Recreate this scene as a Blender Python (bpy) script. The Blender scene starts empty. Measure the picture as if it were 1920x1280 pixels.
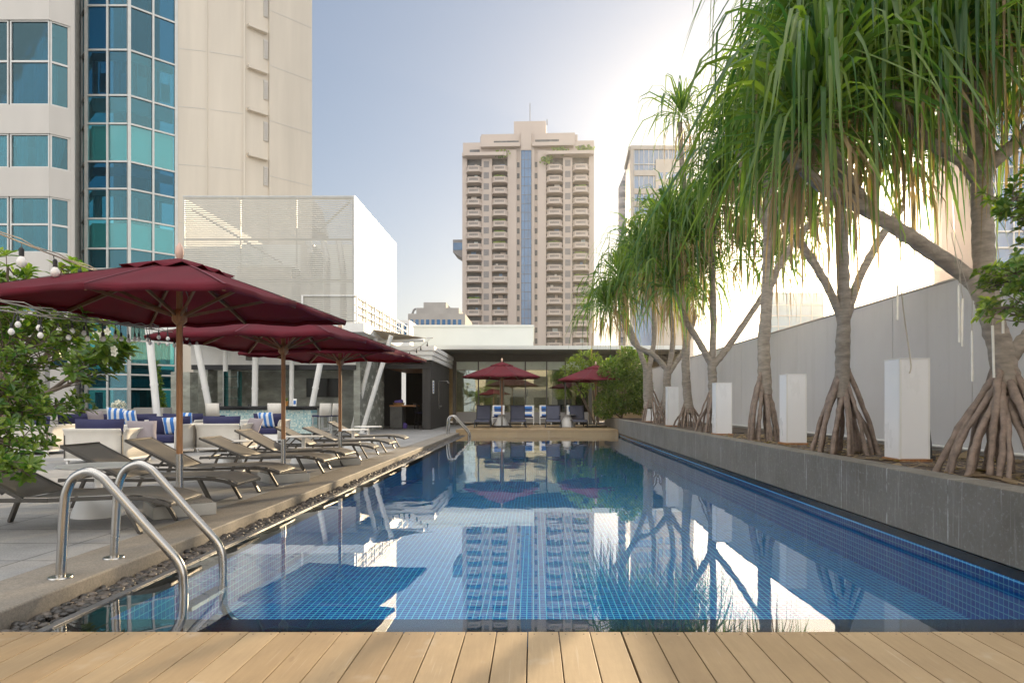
import bpy, bmesh, math, random
from mathutils import Vector, Matrix
random.seed(7)
sc = bpy.context.scene
COL = sc.collection
R = math.radians
# ---------------------------------------------------------------- camera, sky, sun, exposure
CAMZ = 1.1
cam_d = bpy.data.cameras.new('camera'); cam = bpy.data.objects.new('camera', cam_d); COL.objects.link(cam)
cam.location = (0, 0, CAMZ); cam.rotation_euler = (R(90), 0, 0)
cam_d.lens = 24; cam_d.sensor_width = 36; cam_d.shift_x = -40/1920; cam_d.shift_y = 117/1920
cam_d.clip_start = 0.05; cam_d.clip_end = 4000
sc.camera = cam
SUN_AZ, SUN_EL = 24.7, 12.9          # azimuth from +Y towards +X
w = bpy.data.worlds.new("World"); sc.world = w; w.use_nodes = True
wn = w.node_tree; bg = wn.nodes['Background']
sky = wn.nodes.new('ShaderNodeTexSky'); sky.sky_type = 'NISHITA'; sky.sun_disc = False
sky.sun_elevation = R(SUN_EL); sky.sun_rotation = R(SUN_AZ); sky.air_density = 1.0; sky.dust_density = 1.6; sky.ozone_density = 1.0
gam = wn.nodes.new('ShaderNodeGamma'); gam.inputs[1].default_value = 0.62
wn.links.new(sky.outputs[0], gam.inputs[0])
# added bright cloud out of view, overhead and behind the camera, for fill light
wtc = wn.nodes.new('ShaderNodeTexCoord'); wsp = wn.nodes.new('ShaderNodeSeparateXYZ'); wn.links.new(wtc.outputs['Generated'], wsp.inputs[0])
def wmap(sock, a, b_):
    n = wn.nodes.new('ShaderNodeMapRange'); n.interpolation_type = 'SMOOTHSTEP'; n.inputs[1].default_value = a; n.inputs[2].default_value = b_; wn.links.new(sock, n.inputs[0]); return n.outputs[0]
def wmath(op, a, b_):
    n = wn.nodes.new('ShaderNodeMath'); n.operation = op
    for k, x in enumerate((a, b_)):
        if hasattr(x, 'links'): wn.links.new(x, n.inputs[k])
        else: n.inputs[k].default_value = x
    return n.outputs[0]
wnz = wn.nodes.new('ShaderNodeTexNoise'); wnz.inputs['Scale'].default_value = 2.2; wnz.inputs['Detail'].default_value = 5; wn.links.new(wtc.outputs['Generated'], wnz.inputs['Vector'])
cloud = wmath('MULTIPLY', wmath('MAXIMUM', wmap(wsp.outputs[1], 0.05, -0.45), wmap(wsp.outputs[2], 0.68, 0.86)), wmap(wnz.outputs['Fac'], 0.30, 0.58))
def wmix(f, a, b_, mode):
    n = wn.nodes.new('ShaderNodeMix'); n.data_type = 'RGBA'; n.blend_type = mode
    for k, x in ((0, f), (6, a), (7, b_)):
        if hasattr(x, 'links'): wn.links.new(x, n.inputs[k])
        elif k == 0: n.inputs[0].default_value = x
        else: n.inputs[k].default_value = (x[0], x[1], x[2], 1)
    n.clamp_result = False; return n.outputs[2]
SKYK, FILLCLOUDK = 0.90, 9.0
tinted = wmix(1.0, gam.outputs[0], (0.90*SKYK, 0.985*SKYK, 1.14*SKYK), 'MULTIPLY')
wn.links.new(wmix(cloud, tinted, (1.0*FILLCLOUDK, 0.98*FILLCLOUDK, 0.95*FILLCLOUDK), 'MIX'), bg.inputs[0])
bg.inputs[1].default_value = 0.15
sl = bpy.data.lights.new('sun', 'SUN'); sl.energy = 5.0; sl.angle = R(0.6); sl.color = (1.0, 0.77, 0.48)
so = bpy.data.objects.new('sun', sl); COL.objects.link(so)
sd = Vector((math.sin(R(SUN_AZ))*math.cos(R(SUN_EL)), math.cos(R(SUN_AZ))*math.cos(R(SUN_EL)), math.sin(R(SUN_EL))))
so.rotation_euler = sd.to_track_quat('Z', 'Y').to_euler(); so.location = sd*60
vs = sc.view_settings; vs.view_transform = 'Standard'; vs.look = 'None'; vs.gamma = 1; vs.use_curve_mapping = False
vs.exposure = 0.78
sc.render.engine = 'CYCLES'
sc.cycles.transparent_max_bounces = 24; sc.cycles.max_bounces = 10; sc.cycles.diffuse_bounces = 5

# ---------------------------------------------------------------- helpers
F = 1280.0
def P(px, py, Y): return Vector(((px-1000)*Y/F, Y, CAMZ+(757-py)*Y/F))
def PX(px, Y): return (px-1000)*Y/F
def PZ(py, Y): return CAMZ+(757-py)*Y/F
def rnd(a, b): return random.uniform(a, b)

def tag(o, label=None, cat=None, group=None, kind=None):
    if label: o['label'] = label
    if cat: o['category'] = cat
    if group: o['group'] = group
    if kind: o['kind'] = kind
    return o
def thing(name, label, cat, loc=(0, 0, 0), rz=0, group=None):
    o = bpy.data.objects.new(name, None); COL.objects.link(o); o.empty_display_size = .1
    o.location = loc; o.rotation_euler = (0, 0, rz)
    return tag(o, label, cat, group)
def copy_tree(o, parent=None):
    c = o.copy(); COL.objects.link(c)
    if parent: c.parent = parent
    for ch in list(o.children): copy_tree(ch, c)
    return c
def put(o, loc, rz=0, label=None, group=None):
    o.location = loc; o.rotation_euler = (0, 0, rz)
    if label: o['label'] = label
    if group: o['group'] = group
    return o

class MB:
    def __init__(s, off=(0, 0, 0)):
        s.v = []; s.f = []; s.m = []; s.t = []; s.off = Vector(off)
    def add(s, vs, fs, mi=0, t=0.5):
        b = len(s.v)
        s.v += [tuple(p) for p in vs]; s.t += [t]*len(vs)
        for f in fs: s.f.append(tuple(i+b for i in f)); s.m.append(mi)
        return s
    def box(s, x0, y0, z0, x1, y1, z1, mi=0):
        v = [(x0,y0,z0),(x1,y0,z0),(x1,y1,z0),(x0,y1,z0),(x0,y0,z1),(x1,y0,z1),(x1,y1,z1),(x0,y1,z1)]
        return s.add(v, [(0,3,2,1),(4,5,6,7),(0,1,5,4),(1,2,6,5),(2,3,7,6),(3,0,4,7)], mi)
    def bar(s, p, q, w, h, mi=0, up=(0,0,1)):
        p = Vector(p); q = Vector(q); d = (q-p).normalized(); u = Vector(up)
        if abs(d.dot(u)) > .99: u = Vector((0,1,0))
        x = d.cross(u).normalized(); u = x.cross(d)
        v = []
        for c in (p, q):
            for a, b in ((-1,-1),(1,-1),(1,1),(-1,1)): v.append(c+x*(a*w/2)+u*(b*h/2))
        return s.add(v, [(3,2,1,0),(4,5,6,7),(0,1,5,4),(1,2,6,5),(2,3,7,6),(3,0,4,7)], mi)
    def tube(s, pts, r, n=8, mi=0, t=.5, cap=True):
        pts = [Vector(p) for p in pts]; N = len(pts)
        rs = r if isinstance(r, (list, tuple)) else [r]*N
        d0 = (pts[1]-pts[0]).normalized(); ref = Vector((0,0,1)) if abs(d0.z) < .9 else Vector((1,0,0))
        x = d0.cross(ref).normalized(); v = []
        for i in range(N):
            d = (pts[min(i+1,N-1)]-pts[max(i-1,0)]).normalized()
            x = (x-d*x.dot(d)).normalized(); y = d.cross(x)
            for k in range(n):
                a = 2*math.pi*k/n; v.append(pts[i]+(x*math.cos(a)+y*math.sin(a))*rs[i])
        f = [(i*n+k, i*n+(k+1)%n, (i+1)*n+(k+1)%n, (i+1)*n+k) for i in range(N-1) for k in range(n)]
        if cap: f += [tuple(range(n-1,-1,-1)), tuple((N-1)*n+k for k in range(n))]
        return s.add(v, f, mi, t)
    def prism(s, poly, z0, z1, mi=0):
        n = len(poly)
        v = [(x,y,z0) for x,y in poly]+[(x,y,z1) for x,y in poly]
        f = [tuple(range(n-1,-1,-1)), tuple(range(n,2*n))]+[(i,(i+1)%n,n+(i+1)%n,n+i) for i in range(n)]
        return s.add(v, f, mi)
    def extr(s, prof, axis, a, b, mi=0):      # profile of (u, z) pushed along x or y
        n = len(prof)
        g = (lambda u, z, t: (u, t, z)) if axis == 'y' else (lambda u, z, t: (t, u, z))
        v = [g(u,z,a) for u,z in prof]+[g(u,z,b) for u,z in prof]
        f = [tuple(range(n-1,-1,-1)), tuple(range(n,2*n))]+[(i,(i+1)%n,n+(i+1)%n,n+i) for i in range(n)]
        return s.add(v, f, mi)
    def lathe(s, prof, c=(0,0,0), n=20, mi=0):
        v = []; N = len(prof)
        for r, z in prof:
            for k in range(n):
                a = 2*math.pi*k/n; v.append((c[0]+r*math.cos(a), c[1]+r*math.sin(a), c[2]+z))
        f = [(i*n+k, i*n+(k+1)%n, (i+1)*n+(k+1)%n, (i+1)*n+k) for i in range(N-1) for k in range(n)]
        f += [tuple(range(n-1,-1,-1)), tuple((N-1)*n+k for k in range(n))]
        return s.add(v, f, mi)
    def sheet(s, rows, mi=0, t=.5):           # rows: list of lists of points
        n = len(rows[0]); v = [p for r in rows for p in r]
        f = [(i*n+k, i*n+k+1, (i+1)*n+k+1, (i+1)*n+k) for i in range(len(rows)-1) for k in range(n-1)]
        return s.add(v, f, mi, t)
    def build(s, name, mats, parent=None, smooth=0, bevel=0, solid=0):
        me = bpy.data.meshes.new(name)
        o = s.off
        me.from_pydata([(p[0]-o.x, p[1]-o.y, p[2]-o.z) for p in s.v], [], s.f)
        if not isinstance(mats, (list, tuple)): mats = [mats]
        for m in mats: me.materials.append(m)
        if len(mats) > 1: me.polygons.foreach_set('material_index', s.m)
        at = me.attributes.new('tint', 'FLOAT', 'POINT'); at.data.foreach_set('value', s.t)
        if smooth:
            me.polygons.foreach_set('use_smooth', [True]*len(me.polygons))
            if smooth < 170: me.set_sharp_from_angle(angle=R(smooth))
        me.update()
        ob = bpy.data.objects.new(name, me); COL.objects.link(ob)
        if parent: ob.parent = parent
        else: ob.location = o
        if solid:
            md = ob.modifiers.new('thick', 'SOLIDIFY'); md.thickness = solid; md.offset = 0
        if bevel:
            md = ob.modifiers.new('bevel', 'BEVEL'); md.width = bevel; md.segments = 2; md.limit_method = 'ANGLE'; md.angle_limit = R(50)
        return ob

# ---------------------------------------------------------------- materials
def newmat(name):
    m = bpy.data.materials.new(name); m.use_nodes = True
    nt = m.node_tree; return m, nt, nt.nodes['Principled BSDF']
def N(nt, typ, **kw):
    n = nt.nodes.new(typ)
    for k, v in kw.items():
        if k.startswith('i_'):
            key = k[2:]; key = int(key) if key.isdigit() else key
            n.inputs[key].default_value = v
        else: setattr(n, k, v)
    return n
def L(nt, a, b): nt.links.new(a, b)
def c4(c): return (c[0], c[1], c[2], 1)
def mixc(nt, fac, a, b, mode='MIX'):
    n = nt.nodes.new('ShaderNodeMix'); n.data_type = 'RGBA'; n.blend_type = mode
    for k, x in ((0, fac), (6, a), (7, b)):
        if hasattr(x, 'links'): L(nt, x, n.inputs[k])
        elif k == 0: n.inputs[0].default_value = x
        else: n.inputs[k].default_value = c4(x)
    return n.outputs[2]
def math_(nt, op, a, b=None, c=None):
    n = nt.nodes.new('ShaderNodeMath'); n.operation = op
    for k, x in enumerate((a, b, c)):
        if x is None: continue
        if hasattr(x, 'links'): L(nt, x, n.inputs[k])
        else: n.inputs[k].default_value = x
    return n.outputs[0]
def coords(nt): return nt.nodes.new('ShaderNodeTexCoord').outputs['Object']
def noise(nt, vec, scale, detail=4, rough=.55, st=None):
    n = N(nt, 'ShaderNodeTexNoise', i_Scale=scale, i_Detail=detail, i_Roughness=rough)
    if st:
        mp = N(nt, 'ShaderNodeMapping'); mp.inputs['Scale'].default_value = st; L(nt, vec, mp.inputs[0]); vec = mp.outputs[0]
    L(nt, vec, n.inputs['Vector']); return n.outputs['Fac']
def ramp(nt, fac, a, b):
    n = N(nt, 'ShaderNodeMapRange', i_1=a, i_2=b); L(nt, fac, n.inputs[0]); return n.outputs[0]
def bump(nt, bs, h, strength, dist=.01):
    b = N(nt, 'ShaderNodeBump', i_Strength=strength, i_Distance=dist); L(nt, h, b.inputs['Height']); L(nt, b.outputs[0], bs.inputs['Normal'])
def M(name, col, rough=.6, metal=0, var=.18, scale=3, bmp=0, bscale=60, st=None, fine=0, spec=.5):
    m, nt, b = newmat(name); v = coords(nt)
    f = ramp(nt, noise(nt, v, scale, 6, .6, st), .3, .7)
    c = mixc(nt, f, [x*(1-var) for x in col], [min(1, x*(1+var)) for x in col])
    if fine:
        g = ramp(nt, noise(nt, v, 180, 2), .35, .65)
        c = mixc(nt, g, mixc(nt, 1, c, [1-fine]*3, 'MULTIPLY'), c)
    L(nt, c, b.inputs['Base Color'])
    b.inputs['Metallic'].default_value = metal; b.inputs['Specular IOR Level'].default_value = spec
    L(nt, math_(nt, 'MULTIPLY_ADD', f, .12, rough-.06), b.inputs['Roughness'])
    if bmp: bump(nt, b, noise(nt, v, bscale, 4), bmp)
    return m
def glass(name, tint, refl, rough=.0, gc=(.9,.95,.97)):
    m, nt, b = newmat(name); nt.nodes.remove(b); out = nt.nodes['Material Output']
    t = N(nt, 'ShaderNodeBsdfTransparent', i_Color=c4(tint)); g = N(nt, 'ShaderNodeBsdfGlossy', i_Roughness=rough)
    g.inputs['Color'].default_value = c4(gc)
    fr = N(nt, 'ShaderNodeFresnel', i_IOR=1.5); fac = math_(nt, 'ADD', fr.outputs[0], refl)
    v = coords(nt); bb = N(nt, 'ShaderNodeBump', i_Strength=.03, i_Distance=.05); L(nt, noise(nt, v, .9, 2), bb.inputs['Height']); L(nt, bb.outputs[0], g.inputs['Normal'])
    x = nt.nodes.new('ShaderNodeMixShader'); L(nt, fac, x.inputs[0]); L(nt, t.outputs[0], x.inputs[1]); L(nt, g.outputs[0], x.inputs[2]); L(nt, x.outputs[0], out.inputs[0])
    return m
def foliage(name, a, b_, trans=.35, rough=.45):
    m, nt, b = newmat(name); out = nt.nodes['Material Output']
    at = N(nt, 'ShaderNodeAttribute', attribute_name='tint')
    c = mixc(nt, at.outputs['Fac'], a, b_)
    L(nt, c, b.inputs['Base Color']); b.inputs['Roughness'].default_value = rough
    t = N(nt, 'ShaderNodeBsdfTranslucent'); L(nt, mixc(nt, .75, c, (1.5, 1.35, .55), 'MULTIPLY'), t.inputs[0])
    tc = mixc(nt, 1.0, c, (2.2, 2.3, 1.0), 'MULTIPLY'); L(nt, tc, t.inputs[0])
    x = N(nt, 'ShaderNodeMixShader', i_0=trans); L(nt, b.outputs[0], x.inputs[1]); L(nt, t.outputs[0], x.inputs[2]); L(nt, x.outputs[0], out.inputs[0])
    return m
def grid_mask(nt, u, v, pu, pv, g, ou=0, ov=0):     # 1 on joints
    def one(x, p, o):
        a = math_(nt, 'ADD', x, 1000*p+o); a = math_(nt, 'MODULO', a, p); a = math_(nt, 'SUBTRACT', a, p/2); a = math_(nt, 'ABSOLUTE', a)
        return math_(nt, 'GREATER_THAN', a, p/2-g/2)
    return math_(nt, 'MAXIMUM', one(u, pu, ou), one(v, pv, ov))
def cell_rand(nt, u, v, pu, pv):
    a = math_(nt, 'FLOOR', math_(nt, 'DIVIDE', u, pu)); b = math_(nt, 'FLOOR', math_(nt, 'DIVIDE', v, pv))
    cb = N(nt, 'ShaderNodeCombineXYZ'); L(nt, a, cb.inputs[0]); L(nt, b, cb.inputs[1])
    wn_ = N(nt, 'ShaderNodeTexWhiteNoise'); wn_.noise_dimensions = '2D'; L(nt, cb.outputs[0], wn_.inputs['Vector']); return wn_.outputs['Value']
def tiles(name, axes, p, g, ca, cb_, grout, rough=.15, p2=None, varn=.0, bmp=0, ns=3):
    m, nt, b = newmat(name); v = coords(nt)
    s = N(nt, 'ShaderNodeSeparateXYZ'); L(nt, v, s.inputs[0]); u_, v_ = s.outputs[axes[0]], s.outputs[axes[1]]
    p2 = p2 or p
    k = grid_mask(nt, u_, v_, p, p2, g); r = cell_rand(nt, u_, v_, p, p2)
    c = mixc(nt, r, ca, cb_)
    n1 = ramp(nt, noise(nt, v, ns, 6, .65), .3, .7)
    c = mixc(nt, n1, mixc(nt, 1, c, [1-varn]*3, 'MULTIPLY'), c)
    if bmp:
        g2 = ramp(nt, noise(nt, v, 75, 4, .8), .38, .62); c = mixc(nt, g2, mixc(nt, 1, c, (.62,.62,.62), 'MULTIPLY'), c)
    L(nt, mixc(nt, k, c, grout), b.inputs['Base Color']); b.inputs['Roughness'].default_value = rough
    if bmp: bump(nt, b, noise(nt, v, 150, 3), bmp, .004)
    return m

m_conc = M('beige concrete', (.62, .56, .475), .75, var=.14, scale=.45, st=(1, 1, .10))
m_spand = M('pale spandrel', (.54, .515, .48), .7, var=.08, scale=.5, st=(1, 1, .2))
m_white = M('white paint', (.78, .77, .74), .5, var=.05)
m_whiteplastic = M('white plastic', (.80, .79, .77), .35, var=.03)
m_frame = M('aluminium frame', (.52, .52, .50), .4, .3, var=.08)
m_black = M('black metal', (.025, .025, .028), .45, var=.2)
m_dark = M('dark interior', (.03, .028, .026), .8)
m_room = M('room wall', (.34, .33, .30), .8)
m_curtain = M('curtain cloth', (.62, .72, .72), .8, var=.12, scale=14, st=(1, 1, .03))
m_teal = glass('teal glass', (.20, .55, .62), .09, 0, (.38, .62, .68))
m_teal2 = glass('pale teal glass', (.36, .78, .80), .10, 0, (.50, .74, .76))
m_teal3 = glass('deep blue glass', (.13, .41, .52), .07, 0, (.30, .54, .64))
m_clear = glass('clear glass', (.72, .80, .70), .20)
m_frost = M('frosted glass', (.82, .90, .78), .3, var=.05)
m_steel = M('brushed steel', (.47, .455, .43), .25, 1, var=.04, scale=1.5)
m_wood = M('teak pole', (.36, .17, .07), .5, var=.3, scale=6, st=(8, 8, .6))
m_canopy = M('burgundy canvas', (.15, .007, .021), .85, var=.22, scale=2.2, bmp=.12, bscale=900, fine=.15)
_nt = m_canopy.node_tree; _b = _nt.nodes['Principled BSDF']; _t = N(_nt, 'ShaderNodeBsdfTranslucent'); _t.inputs[0].default_value = (.42, .014, .03, 1)
_x = N(_nt, 'ShaderNodeMixShader', i_0=.22); L(_nt, _b.outputs[0], _x.inputs[1]); L(_nt, _t.outputs[0], _x.inputs[2]); L(_nt, _x.outputs[0], _nt.nodes['Material Output'].inputs[0])
m_finial = M('pale wood finial', (.62, .42, .34), .5)
m_sling = M('taupe sling fabric', (.15, .135, .115), .6, var=.1, bmp=.1, bscale=700, fine=.2)
m_slingframe = M('bronze frame', (.085, .078, .07), .4, .4, var=.1)
m_bluesling = M('slate blue sling', (.10, .11, .165), .7, var=.1, fine=.2)
m_weave = M('white woven panel', (.74, .70, .63), .7, var=.06, bmp=.25, bscale=260, fine=.12)
m_navy = M('navy cushion', (.025, .026, .085), .85, var=.2, fine=.2)
m_mauve = M('grey cushion', (.30, .26, .27), .85, var=.1)
m_blue = M('blue towel', (.06, .20, .55), .85)
m_pebble = None
m_plwall = None
m_wallpaint, nt, b = newmat('grey wall paint'); v = coords(nt)
c = mixc(nt, ramp(nt, noise(nt, v, .7, 5, .6), .3, .7), (.63, .615, .62), (.70, .685, .69))
c = mixc(nt, math_(nt, 'MULTIPLY', ramp(nt, noise(nt, v, 2.2, 5, .6, (1, 2.2, .16)), .52, .80), .34), c, (.44, .42, .40))
c = mixc(nt, math_(nt, 'MULTIPLY', ramp(nt, noise(nt, v, 9, 4, .7), .62, .72), .22), c, (.42, .40, .38))
L(nt, c, b.inputs['Base Color']); b.inputs['Roughness'].default_value = .65; bump(nt, b, noise(nt, v, 30, 5), .06, .01)
m_soil = M('dark mulch', (.09, .065, .05), .9, var=.5, scale=30, bmp=.8, bscale=40)
m_trunk = M('pandanus bark', (.28, .24, .20), .85, var=.35, scale=7, st=(1, 1, 3.5), bmp=.6, bscale=45)
m_root = M('stilt root bark', (.25, .19, .155), .85, var=.35, scale=14, bmp=.5, bscale=60)
m_bark = M('grey bark', (.13, .10, .075), .85, var=.3, scale=10, bmp=.4)
m_pand = foliage('pandanus leaf', (.035, .10, .034), (.17, .235, .04), .45, .38)
m_dead = foliage('dead pandanus leaf', (.20, .135, .08), (.34, .25, .15), .25, .7)
m_leaf = foliage('glossy leaf', (.045, .12, .02), (.22, .29, .045), .33, .3)
m_bush = foliage('bush leaf', (.045, .11, .02), (.20, .27, .04), .3, .45)
m_pale = foliage('yellow green leaf', (.10, .16, .02), (.28, .34, .06), .4, .45)
m_marble = M('grey marble', (.34, .345, .30), .25, var=.35, scale=1.4, st=(1, 1, 2.5))
m_mosaic = tiles('mosaic', (0, 2), .05, .006, (.20, .46, .52), (.72, .82, .74), (.6, .65, .6), .2)
m_clad = M('dark cladding', (.045, .043, .042), .6, var=.25, scale=2, st=(6, 6, .3))
m_tower = M('tower render', (.50, .425, .375), .8, var=.07, scale=.08, st=(1, 1, .25))
m_towerdark = M('tower window', (.085, .088, .09), .25, var=.5, scale=.35)
m_blueglass = M('blue curtain glass', (.05, .15, .30), .08, var=.35, scale=.12, spec=1)
m_grille = M('grey grille', (.22, .21, .21), .7)
m_concgrey = M('weathered concrete', (.36, .34, .32), .8, var=.15, scale=.3)
m_pink = M('pink render', (.52, .37, .35), .8, var=.05, scale=.1)
m_beam = M('taupe beam', (.13, .12, .105), .6, var=.1)
m_roofwhite = M('white roof panel', (.66, .68, .65), .6, var=.05, scale=.4)
m_sail = M('beige shade canvas', (.55, .46, .34), .8, var=.05)
m_tv = M('black screen', (.02, .018, .018), .12, var=.1)
m_basket = M('wicker', (.38, .22, .09), .7, var=.3, scale=40)
m_purple = M('purple towel', (.17, .12, .42), .9)
m_bulb = M('white bulb glass', (.82, .78, .74), .15, var=.03)
m_wire = M('pale wire', (.38, .34, .28), .6)
m_flower = M('white blossom', (.80, .78, .66), .6)
m_lamp = M('white acrylic lamp box', (.86, .855, .86), .3, var=.035, scale=1.5, st=(1, 1, .5))
m_granite = M('black granite', (.018, .018, .020), .2, var=.3, scale=20)
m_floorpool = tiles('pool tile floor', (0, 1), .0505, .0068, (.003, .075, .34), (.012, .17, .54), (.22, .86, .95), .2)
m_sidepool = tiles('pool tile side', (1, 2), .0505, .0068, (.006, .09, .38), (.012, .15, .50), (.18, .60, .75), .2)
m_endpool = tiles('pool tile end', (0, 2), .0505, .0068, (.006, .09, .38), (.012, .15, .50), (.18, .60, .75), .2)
m_pave = tiles('granite paving', (0, 1), 1.2, .014, (.36, .355, .35), (.45, .44, .43), (.10, .095, .09), .6, .6, .25, .35)
m_kerb = tiles('rough granite kerb', (0, 1), 50, .008, (.30, .265, .22), (.34, .30, .25), (.12, .11, .10), .7, 1.8, .3, .7, 2)
m_ground = M('city ground', (.20, .19, .18), .9, var=.2, scale=.05)
m_seam = M('burgundy seam', (.17, .03, .05), .8)
m_louvre = M('cream louvre paint', (.54, .52, .465), .55, var=.05)
m_edge = M('grey slate edge', (.10, .10, .105), .4, var=.3, scale=12)
m_darkwood = M('dark teak rib', (.19, .095, .045), .55, var=.3, scale=6)  # ribs and struts in a darker brown than the pole
# ---------------------------------------------------------------- the setting
WZ = -.10; XL, XR = -2.57, 3.23; Y0, Y1 = 3.42, 26.0
def struct(name, mb, mats, **k): return tag(mb.build(name, mats, **k), kind='structure')
g = MB(); g.box(-690, -300, -3.2, 690, 690, -3.0); struct('ground', g, m_ground)
g = MB(); g.box(-42, -6, -2.9, -3.32, 40, 0); g.box(-3.32, 26.1, -2.9, 12, 40, 0); struct('terrace', g, m_pave)
g = MB(); g.box(-3.318, 3.46, -2.9, -2.82, 26.1, .004); struct('pool_kerb', g, m_kerb, bevel=.012)
g = MB(); g.box(-2.82, 3.46, -2.9, XL-.05, 26.0, -.13); struct('pebble_channel', g, m_granite)
g = MB(); 
yy = 3.46
while yy < 26: g.box(XL-.05, yy, -2.9, XL+.004, yy+.895, -.088+rnd(-.003, .003)); yy += .9
struct('channel_edge', g, m_edge, bevel=.004)
# pool basin (tile floor and sides at the depth the water shows them)
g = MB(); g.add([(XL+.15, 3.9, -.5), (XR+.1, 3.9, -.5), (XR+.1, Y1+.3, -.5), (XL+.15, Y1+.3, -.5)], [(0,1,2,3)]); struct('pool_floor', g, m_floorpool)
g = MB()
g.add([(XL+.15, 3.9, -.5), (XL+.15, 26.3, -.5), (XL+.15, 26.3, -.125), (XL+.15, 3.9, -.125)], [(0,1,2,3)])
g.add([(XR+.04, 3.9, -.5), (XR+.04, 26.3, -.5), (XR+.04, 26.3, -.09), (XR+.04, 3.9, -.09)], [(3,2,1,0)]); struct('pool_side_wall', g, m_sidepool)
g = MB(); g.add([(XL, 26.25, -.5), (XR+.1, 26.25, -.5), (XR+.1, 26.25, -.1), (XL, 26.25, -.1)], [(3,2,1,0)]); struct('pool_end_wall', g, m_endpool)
g = MB(); g.box(XL-.02, 3.44, -.6, XL+.148, 26.2, -.125); g.box(XL-.02, 3.3, -.6, XR+.3, 3.898, -.128)
g.box(XR+.042, 3.9, -.6, XR+.3, 26.2, -.02); struct('pool_ledge', g, m_granite)
# water
mw, nt, b = newmat('pool water'); nt.nodes.remove(b); out = nt.nodes['Material Output']; v = coords(nt)
h = math_(nt, 'ADD', math_(nt, 'MULTIPLY', noise(nt, v, 1.1, 2, .5, (1, .8, 1)), 1.0), math_(nt, 'MULTIPLY', noise(nt, v, 5.0, 2, .5, (1, .6, 1)), .16))
s_ = N(nt, 'ShaderNodeSeparateXYZ'); L(nt, v, s_.inputs[0])
calm = ramp(nt, s_.outputs[1], 5.0, 14.0); amp = math_(nt, 'MULTIPLY_ADD', calm, 1.3, .4)
bp = N(nt, 'ShaderNodeBump', i_Strength=.3, i_Distance=.011); L(nt, math_(nt, 'MULTIPLY', h, amp), bp.inputs['Height'])
tr = N(nt, 'ShaderNodeBsdfTransparent', i_Color=(.88, .98, 1.0, 1)); gl = N(nt, 'ShaderNodeBsdfGlossy', i_Roughness=0.0); gl.inputs[0].default_value = (1, 1, 1, 1)
fr = N(nt, 'ShaderNodeFresnel', i_IOR=1.37); L(nt, bp.outputs[0], fr.inputs['Normal']); L(nt, bp.outputs[0], gl.inputs['Normal'])
mx = nt.nodes.new('ShaderNodeMixShader'); L(nt, math_(nt, 'MINIMUM', math_(nt, 'MULTIPLY', fr.outputs[0], 1.28), .96), mx.inputs[0]); L(nt, tr.outputs[0], mx.inputs[1]); L(nt, gl.outputs[0], mx.inputs[2]); L(nt, mx.outputs[0], out.inputs[0])
g = MB(); g.add([(XL-.02, 3.3, WZ), (XR+.06, 3.3, WZ), (XR+.06, 26.24, WZ), (XL-.02, 26.24, WZ)], [(0,1,2,3)]); struct('water', g, mw)
# near deck of composite boards running away from the camera
def board_mat(name, ca, cb_):
    m, nt, b = newmat(name); v = coords(nt)
    at = N(nt, 'ShaderNodeAttribute', attribute_name='tint')
    c = mixc(nt, at.outputs['Fac'], ca, cb_)
    f = ramp(nt, noise(nt, v, 2.2, 6, .65), .3, .72); c = mixc(nt, f, mixc(nt, 1, c, (.80,.80,.82), 'MULTIPLY'), c)
    f2 = ramp(nt, noise(nt, v, 9, 5, .7, (6, .5, 1)), .35, .65); c = mixc(nt, f2, mixc(nt, 1, c, (.90,.89,.88), 'MULTIPLY'), c)
    kn = ramp(nt, noise(nt, v, 14, 2, .5, (1.6, .5, 1)), .70, .78); c = mixc(nt, math_(nt, 'MULTIPLY', kn, .35), c, (.16, .09, .045))
    sc1 = ramp(nt, noise(nt, v, 6, 3, .6, (14, .35, 1)), .64, .72); c = mixc(nt, math_(nt, 'MULTIPLY', sc1, .28), c, (.56, .47, .36))
    sp = ramp(nt, noise(nt, v, 3.1, 3, .6), .62, .74); c = mixc(nt, math_(nt, 'MULTIPLY', sp, .35), c, (.5, .45, .38))
    L(nt, c, b.inputs['Base Color']); b.inputs['Roughness'].default_value = .6
    bump(nt, b, noise(nt, v, 60, 4, .6, (5, .6, 1)), .12, .004); return m
m_board = board_mat('tan composite board', (.35, .24, .125), (.44, .315, .175))
g = MB(); x = -7.0; i = 0
while x < 7.0:
    t = rnd(0, 1); b0 = len(g.v); g.box(x, -4, -.075, x+.1495, Y0+rnd(-.003, .003), -.04)
    for k in range(b0, len(g.v)): g.t[k] = t
    x += .155 + (.005 if i == 47 else 0); i += 1
deck = struct('wooden_deck', g, [m_board], bevel=.002)
g = MB()
for i in range(90):
    for yy in (3.385,):
        for dx in (.03, .12): g.lathe([(.004, 0), (.004, .0012)], (-7.0+i*.155+dx, yy, -.0402), 8)
tag(g.build('deck_screw', m_steel), kind='structure')
g = MB(); g.box(-7, -4, -.6, 7, 3.36, -.10); struct('deck_base', g, m_dark)
# far deck
g = MB(); x0, x1 = PX(856, 26), PX(1157, 26)+.05; n = int((x1-x0)/.14)
for k in range(n):
    xa = x0+(x1-x0)*k/n; b0 = len(g.v); g.box(xa, 26.03, .08, xa+(x1-x0)/n-.006, 32.4, .12); t = rnd(0, 1)
    for q in range(b0, len(g.v)): g.t[q] = t
for k, (za, zb) in enumerate(((.012, .118), (-.1, .006))):
    b0 = len(g.v); g.box(x0, 26.0, za, x1, 26.028, zb)
    for q in range(b0, len(g.v)): g.t[q] = .2+.5*k
g.box(x0-.025, 26.0, -.1, x0-.002, 32.4, .118); g.box(x0, 26.03, -.1, x1, 32.4, .074)
struct('far_wooden_deck', g, m_board)
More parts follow.
